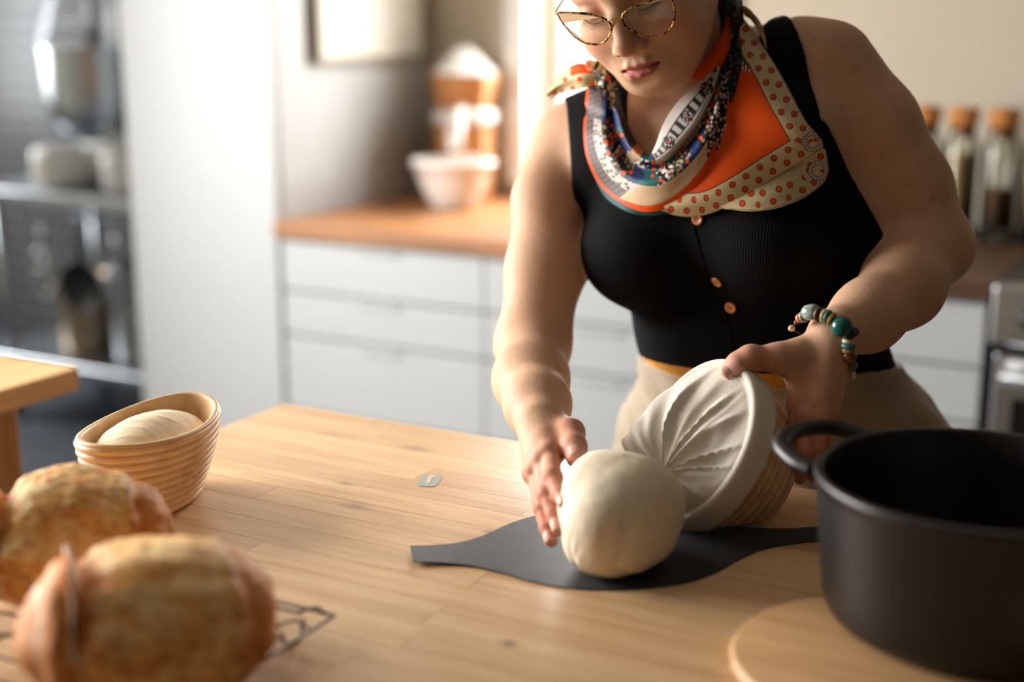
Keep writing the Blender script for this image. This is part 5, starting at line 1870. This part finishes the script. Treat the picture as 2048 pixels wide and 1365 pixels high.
# second layer of the corner, peeping out below
def flap_col(px, py, u, v):
    c = np.tile(CREAM * 0.92, (len(px), 1))
    ed = [(1652, 300), (1655, 345), (1632, 380), (1580, 408), (1520, 422), (1460, 418)]
    d_, a_ = poly_dist(px, py, ed)
    c = dots(c, d_, a_, [(12, 4), (33, 20)])
    rr = np.hypot(px - 1636, py - 342)
    an = np.arctan2(py - 342, px - 1636)
    c = sel(c, (np.abs(rr - 16) < 4.6), DOTD * 0.8)
    c = sel(c, (np.abs(rr - 16) < 3.4) & (np.sin(an * 20) > -0.4), WHT)
    return sel(c, d_ < 1.6, CREAM * 0.5)


fl_rows = [[(1600, 270, .010), (1585, 310, .010), (1550, 345, .010), (1500, 380, .010), (1450, 400, .010), (1420, 410, .010)],
           [(1625, 285, .011), (1620, 335, .012), (1590, 365, .012), (1540, 390, .012), (1490, 408, .012), (1440, 414, .011)],
           [(1652, 300, .008), (1655, 350, .010), (1625, 385, .010), (1570, 412, .010), (1510, 423, .010), (1450, 418, .010)]]
cloth('scarf_flap', fl_rows, flap_col, sca, nu=50, nv=50)
# teal under-layer at the lowest fold
cloth('scarf_underlayer', [[(1190, 345, .008), (1215, 380, .010), (1255, 408, .012), (1300, 420, .012), (1350, 415, .012)],
                           [(1188, 352, .006), (1212, 396, .008), (1255, 424, .010), (1300, 432, .010), (1350, 424, .010)]],
      lambda px, py, u, v: np.tile(TEAL * 0.6, (len(px), 1)), sca, nu=10, nv=8)
# orange edge running up beside the jaw, and the dark printed wrap behind it
cloth('scarf_wrap', [[(1452, 205, .010), (1462, 130, .016), (1463, 70, .018), (1456, 20, .020, 1.555), (1444, -40, .02, 1.56)],
                     [(1462, 205, .018), (1474, 130, .026), (1474, 70, .028), (1470, 20, .030, 1.555), (1460, -40, .02, 1.56)],
                     [(1470, 200, .012), (1486, 130, .018), (1486, 70, .020), (1486, 20, .020, 1.565), (1478, -40, .0, 1.57)]],
      lambda px, py, u, v: sel(sel(np.tile(GREY * 0.45, (len(px), 1)), cells(px, py, 7.0) > 0.45, BLK), (v < 0.35) & (np.sin(py * 0.12) > 0.2), TEAL * 0.5), sca, nu=24, nv=18)
cloth('scarf_wrap', [[(1400, 130, .002, 1.57), (1418, 90, .0, 1.58), (1424, 40, 0, 1.59), (1420, -40, 0, 1.60)], [(1440, 135, .002, 1.56), (1446, 90, 0, 1.565), (1448, 40, 0, 1.57), (1445, -40, 0, 1.58)], [(1470, 130, .0, 1.57), (1476, 90, 0, 1.58), (1480, 40, 0, 1.59), (1480, -40, 0, 1.60)]],  # added dark cloth; the shadow behind the jaw is put into its colour
      lambda px, py, u, v: sel(np.tile(BLK, (len(px), 1)), cells(px, py, 9.0) > 0.6, GREY * 0.4), sca, nu=16, nv=12)
cloth('scarf_band', [[(1372, 156, .012), (1408, 124, .020), (1436, 84, .024), (1451, 44, .026), (1452, -10, .026, 1.56)],
                     [(1398, 160, .020), (1430, 124, .028), (1451, 84, .030), (1460, 44, .032), (1460, -10, .03, 1.56)],
                     [(1424, 160, .018), (1447, 124, .024), (1460, 86, .026), (1466, 46, .028), (1466, -10, .026, 1.56)]],
      lambda px, py, u, v: sel(np.tile(ORA * 0.9, (len(px), 1)), (py < 34), BLK * 2), sca, nu=18, nv=14)
cloth('scarf_wrap', [[(1478, 8, .018), (1500, 20, .020), (1520, 45, .018), (1530, 75, .012)], [(1490, 30, .016), (1506, 44, .018), (1522, 70, .016), (1534, 100, .010)]],
      lambda px, py, u, v: dots(np.tile(CREAM * 0.8, (len(px), 1)), v * 24, u * 90, [(14, 4)], 26, 5), sca, nu=16, nv=20)


# knot and the two tails on her right shoulder
def tail_col(px, py, u, v):
    c = np.tile(CREAM * 1.1, (len(px), 1))
    c = sel(c, (v < 0.45) & (u < 0.5), ORA * 1.05)
    for x, y in ((1131, 160), (1160, 158), (1110, 185), (1146, 176), (1125, 182)):
        rr = np.hypot(px - x, py - y)
        c = sel(c, rr < 5.2, DOT * 1.2)
    return c


cloth('scarf_tail', [[(1192, 138, .030, 1.60), (1165, 128, .030, 1.61), (1140, 134, .030, 1.625), (1116, 152, .026, 1.64), (1096, 182, .020, 1.645)],
                     [(1192, 150, .044, 1.60), (1165, 150, .048, 1.61), (1142, 156, .046, 1.625), (1118, 170, .040, 1.64), (1094, 190, .026, 1.645)],
                     [(1192, 164, .036, 1.60), (1168, 176, .038, 1.61), (1146, 181, .036, 1.625), (1122, 188, .030, 1.64), (1100, 199, .020, 1.645)]], tail_col, sca, nu=16, nv=16,
      ripple=lambda u, v: 0.004 * np.sin(v * 12 + u * 3) * u)
cloth('scarf_tail', [[(1190, 124, .030, 1.60), (1210, 112, .020, 1.60), (1226, 128, .02, 1.59)], [(1188, 150, .040, 1.60), (1206, 146, .040, 1.59), (1228, 150, .03, 1.58)], [(1196, 172, .032, 1.59), (1214, 180, .036, 1.58), (1236, 176, .024, 1.57)]],
      lambda px, py, u, v: sel(sel(np.tile(CREAM * 0.9, (len(px), 1)), cells(px, py, 10) > 0.5, BLK * 2), np.hypot(px - 1216, py - 160) < 6, DOT), sca, nu=14, nv=12,
      ripple=lambda u, v: 0.006 * np.sin(v * 7 + u * 5))
fk = Field(P(1192, 152, 1.575) - 0.03, P(1192, 152, 1.575) + 0.03, 0.0015)
kc = P(1190, 152, 1.572)
fk.ell(kc, (0.012, 0.012, 0.017), 0.004, [VR, VB, VU])
fk.seg(kc + cdir(-0.006, 0.012, 0.006), kc + cdir(0.008, -0.012, 0.008), 0.006, 0.007, 0.003)
fk.seg(kc + cdir(0.004, 0.013, 0.004), kc + cdir(0.012, -0.006, 0.006), 0.005, 0.006, 0.003)
V, Fq = fk.mesh()
kl = (V - kc) @ np.array([VR, VB, VU]).T
kcol = sel(np.tile(CREAM, (len(V), 1)), kl[:, 0] < -0.004 - 0.3 * kl[:, 2], ORA)
kcol = sel(kcol, np.hypot(kl[:, 0] - 0.007, kl[:, 2] + 0.004) < 0.003, DOT)
kcol = sel(kcol, kl[:, 2] < -0.012, GREY * 0.6)
obj('scarf_knot', V, Fq, M_silk, sca, cols=kcol)

# ------------------------------------------------------------------ glasses
gn = HF * math.cos(0.12) - HU * math.sin(0.12)
gc = H(0, -0.006, 0.108)


def ongl(px, py, back=0.0):
    r = VF + (px - 1024.0) / FPX * VR + (682.5 - py) / FPX * VU
    p_ = CAM + r * (((gc - CAM) @ gn) / (r @ gn))
    x_ = (p_ - gc) @ HL
    return p_ - HF * (2.2 * x_ * x_ + back)


t = NT('tortoise_gold').set(rough=0.25, metal=0.85)
nz = t.noise(t.coord(), 330, 1, 0.3)
t.color(t.ramp(nz, [(0.44, lin(40, 24, 14)), (0.5, lin(216, 164, 84))]))
M_gl = t.m
M_gold = plain('gold_wire', (214, 172, 96), 0.22, 1.0, var=0.05)
t = NT('lens').set(rough=0.0)
tb = t.n('ShaderNodeBsdfTransparent')
gl = t.n('ShaderNodeBsdfGlossy'); gl.inputs['Roughness'].default_value = 0.0
fr = t.n('ShaderNodeFresnel'); fr.inputs[0].default_value = 1.45
ms = t.n('ShaderNodeMixShader')
t.l(fr.outputs[0], ms.inputs[0]); t.l(tb.outputs[0], ms.inputs[1]); t.l(gl.outputs[0], ms.inputs[2])
t.l(ms.outputs[0], t.t.nodes['Material Output'].inputs[0])
tb.inputs[0].default_value = (0.97, 0.97, 0.96, 1)
M_lens = t.m
LLEN = [(1109, 32), (1129, 29), (1158, 28), (1182, 29), (1197, 33), (1213, 40), (1221, 49), (1222, 62), (1215, 78), (1201, 89), (1185, 91), (1166, 89), (1146, 79), (1131, 64), (1119, 49)]
RLEN = [(1244, 37), (1247, 27), (1260, 18), (1279, 11), (1305, 5), (1334, 2), (1340, 10), (1344, 25), (1345, 45), (1340, 60), (1330, 69), (1310, 75), (1287, 73), (1265, 62), (1250, 51)]
gls = None
for L_ in (LLEN, RLEN):
    pts = np.array([ongl(*q) for q in L_])
    cl = crom(np.vstack([pts, pts[:1]]), 5)[:-1]
    v, f = tube(cl, 0.00115, 8, closed=True)
    if gls is None:
        gls = obj('glasses', v, f, M_gl, person)
        gls['label'] = 'thin tortoiseshell and gold glasses'
    else:
        obj('rim', v, f, M_gl, gls)
    inner = cl.mean(0) + (cl - cl.mean(0)) * 0.985
    v, f = rings([inner - gn * 0.0005, inner + gn * 0.0005])
    obj('lens', v, f, M_lens, gls, smooth=False)
v, f = tube(crom([ongl(1215, 41), ongl(1224, 38) + HF * 0.0015, ongl(1234, 37) + HF * 0.0015, ongl(1244, 37)], 5), 0.0010, 8)
obj('bridge', v, f, M_gold, gls)
for (px, py), s in (((1109, 33), -1), ((1337, 4), 1)):
    h0 = ongl(px, py)
    ear = H(s * 0.080, 0.008, -0.005)
    v, f = tube(crom([h0, h0 + HL * s * 0.003 - HF * 0.006, (h0 + ear) / 2 + HL * s * 0.004, ear, H(s * 0.080, -0.02, -0.03)], 5), 0.0011, 8)
    obj('temple', v, f, M_gold, gls)
for (px, py), s in (((1222, 52), -1), ((1252, 46), 1)):
    h0 = ongl(px, py)
    v, f = tube(crom([h0, h0 - HF * 0.005, h0 - HF * 0.007 - HU * 0.004], 4), 0.0006, 6)
    obj('pad_arm', v, f, M_gold, gls)
    v, f = lathe([(0, -0.001), (0.002, -0.0008), (0.0026, 0), (0.002, 0.0008), (0, 0.001)], (0, 0, 0), 14)
    c_ = h0 - HF * 0.007 - HU * 0.005
    w_ = c_ + np.outer(v[:, 0], HF) + np.outer(v[:, 1] * 1.6, HU) + np.outer(v[:, 2], HL)
    obj('nose_pad', w_, f, M_lens, gls)

# ------------------------------------------------------------------ bead bracelet
bpos = [(1583, 657, 1.412), (1592, 645, 1.404), (1600, 637, 1.398), (1607, 634, 1.393), (1622, 625, 1.386), (1638, 629, 1.378), (1648, 632, 1.375), (1655, 634, 1.373), (1663, 638, 1.371), (1684, 654, 1.366),
        (1702, 667, 1.372), (1698, 684, 1.372), (1697, 692, 1.373), (1697, 700, 1.374), (1699, 714, 1.378), (1702, 733, 1.386)]
string = crom([P(*q) for q in bpos] + [P(1700, 735, 1.42), P(1670, 715, 1.445), P(1625, 680, 1.45), P(1590, 663, 1.43), P(*bpos[0])], 3)
v, f = tube(string, 0.0007, 6)
brc = obj('bracelet', v, f, plain('cord_brown', (70, 50, 34), 0.8), person)
brc['label'] = 'chunky bead bracelet in teal, cream and brown'
bspec = [('r', .0036, (206, 180, 130)), ('r', .0024, (130, 84, 50)), ('d', .0050, (196, 124, 92)), ('d', .0060, (150, 152, 120)), ('c', .0085, (150, 168, 158)), ('d', .0080, (84, 60, 34)), ('d', .0072, (196, 180, 130)), ('d', .0074, (76, 110, 104)),
         ('d', .0070, (158, 128, 60)), ('r', .0112, (22, 86, 78)), ('d', .0088, (40, 30, 24)), ('d', .0072, (176, 168, 130)), ('d', .0074, (64, 110, 112)), ('d', .0068, (150, 124, 74)), ('r', .0075, (126, 72, 40)), ('r', .0066, (92, 92, 62))]
bm_ = {}
for (q, (kind, r, colr)), i in zip(zip(bpos, bspec), range(99)):
    c_ = P(*q)
    nx = P(*bpos[min(i + 1, len(bpos) - 1)]) - P(*bpos[max(i - 1, 0)])
    nx /= np.linalg.norm(nx)
    s1 = np.cross(nx, Z3); s1 /= np.linalg.norm(s1)
    s2 = np.cross(nx, s1)
    if kind == 'r':
        pr_ = [(0.0008, -r)] + [(r * math.sin(a), -r * math.cos(a)) for a in np.linspace(0.2, math.pi - 0.2, 12)] + [(0.0008, r)]
    elif kind == 'd':
        h_ = 0.0022
        pr_ = [(0.0008, -h_), (r * 0.9, -h_), (r, -h_ * 0.5), (r, h_ * 0.5), (r * 0.9, h_), (0.0008, h_)]
    else:
        h_ = 0.0085
        pr_ = [(0.001, -h_), (r * 0.7, -h_), (r * 0.95, -h_ * 0.6), (r, 0), (r * 0.95, h_ * 0.6), (r * 0.7, h_), (0.001, h_)]
    v, f = lathe(pr_, (0, 0, 0), 22)
    w_ = c_ + np.outer(v[:, 0], s1) + np.outer(v[:, 1], s2) + np.outer(v[:, 2], nx)
    obj('bead', w_, f, plain('bead_%d_%d_%d' % colr, colr, 0.22 if kind != 'd' else 0.45, var=0.35, scale=220), brc)
for (px, py, d_, rx, ry) in ((1707, 750, 1.388, .0026, .0052), (1678, 786, 1.388, .005, .0085)):
    v, f = lathe([(0.0002, -1)] + [(math.sin(a), -math.cos(a)) for a in np.linspace(0.2, 2.94, 9)] + [(0.0002, 1)], (0, 0, 0), 16)
    w_ = P(px, py, d_) + np.outer(v[:, 0] * rx, VR) + np.outer(v[:, 1] * rx * 0.5, VB) + np.outer(v[:, 2] * ry, VU)
    obj('shell_charm', w_, f, plain('shell', (222, 206, 178), 0.35), brc)
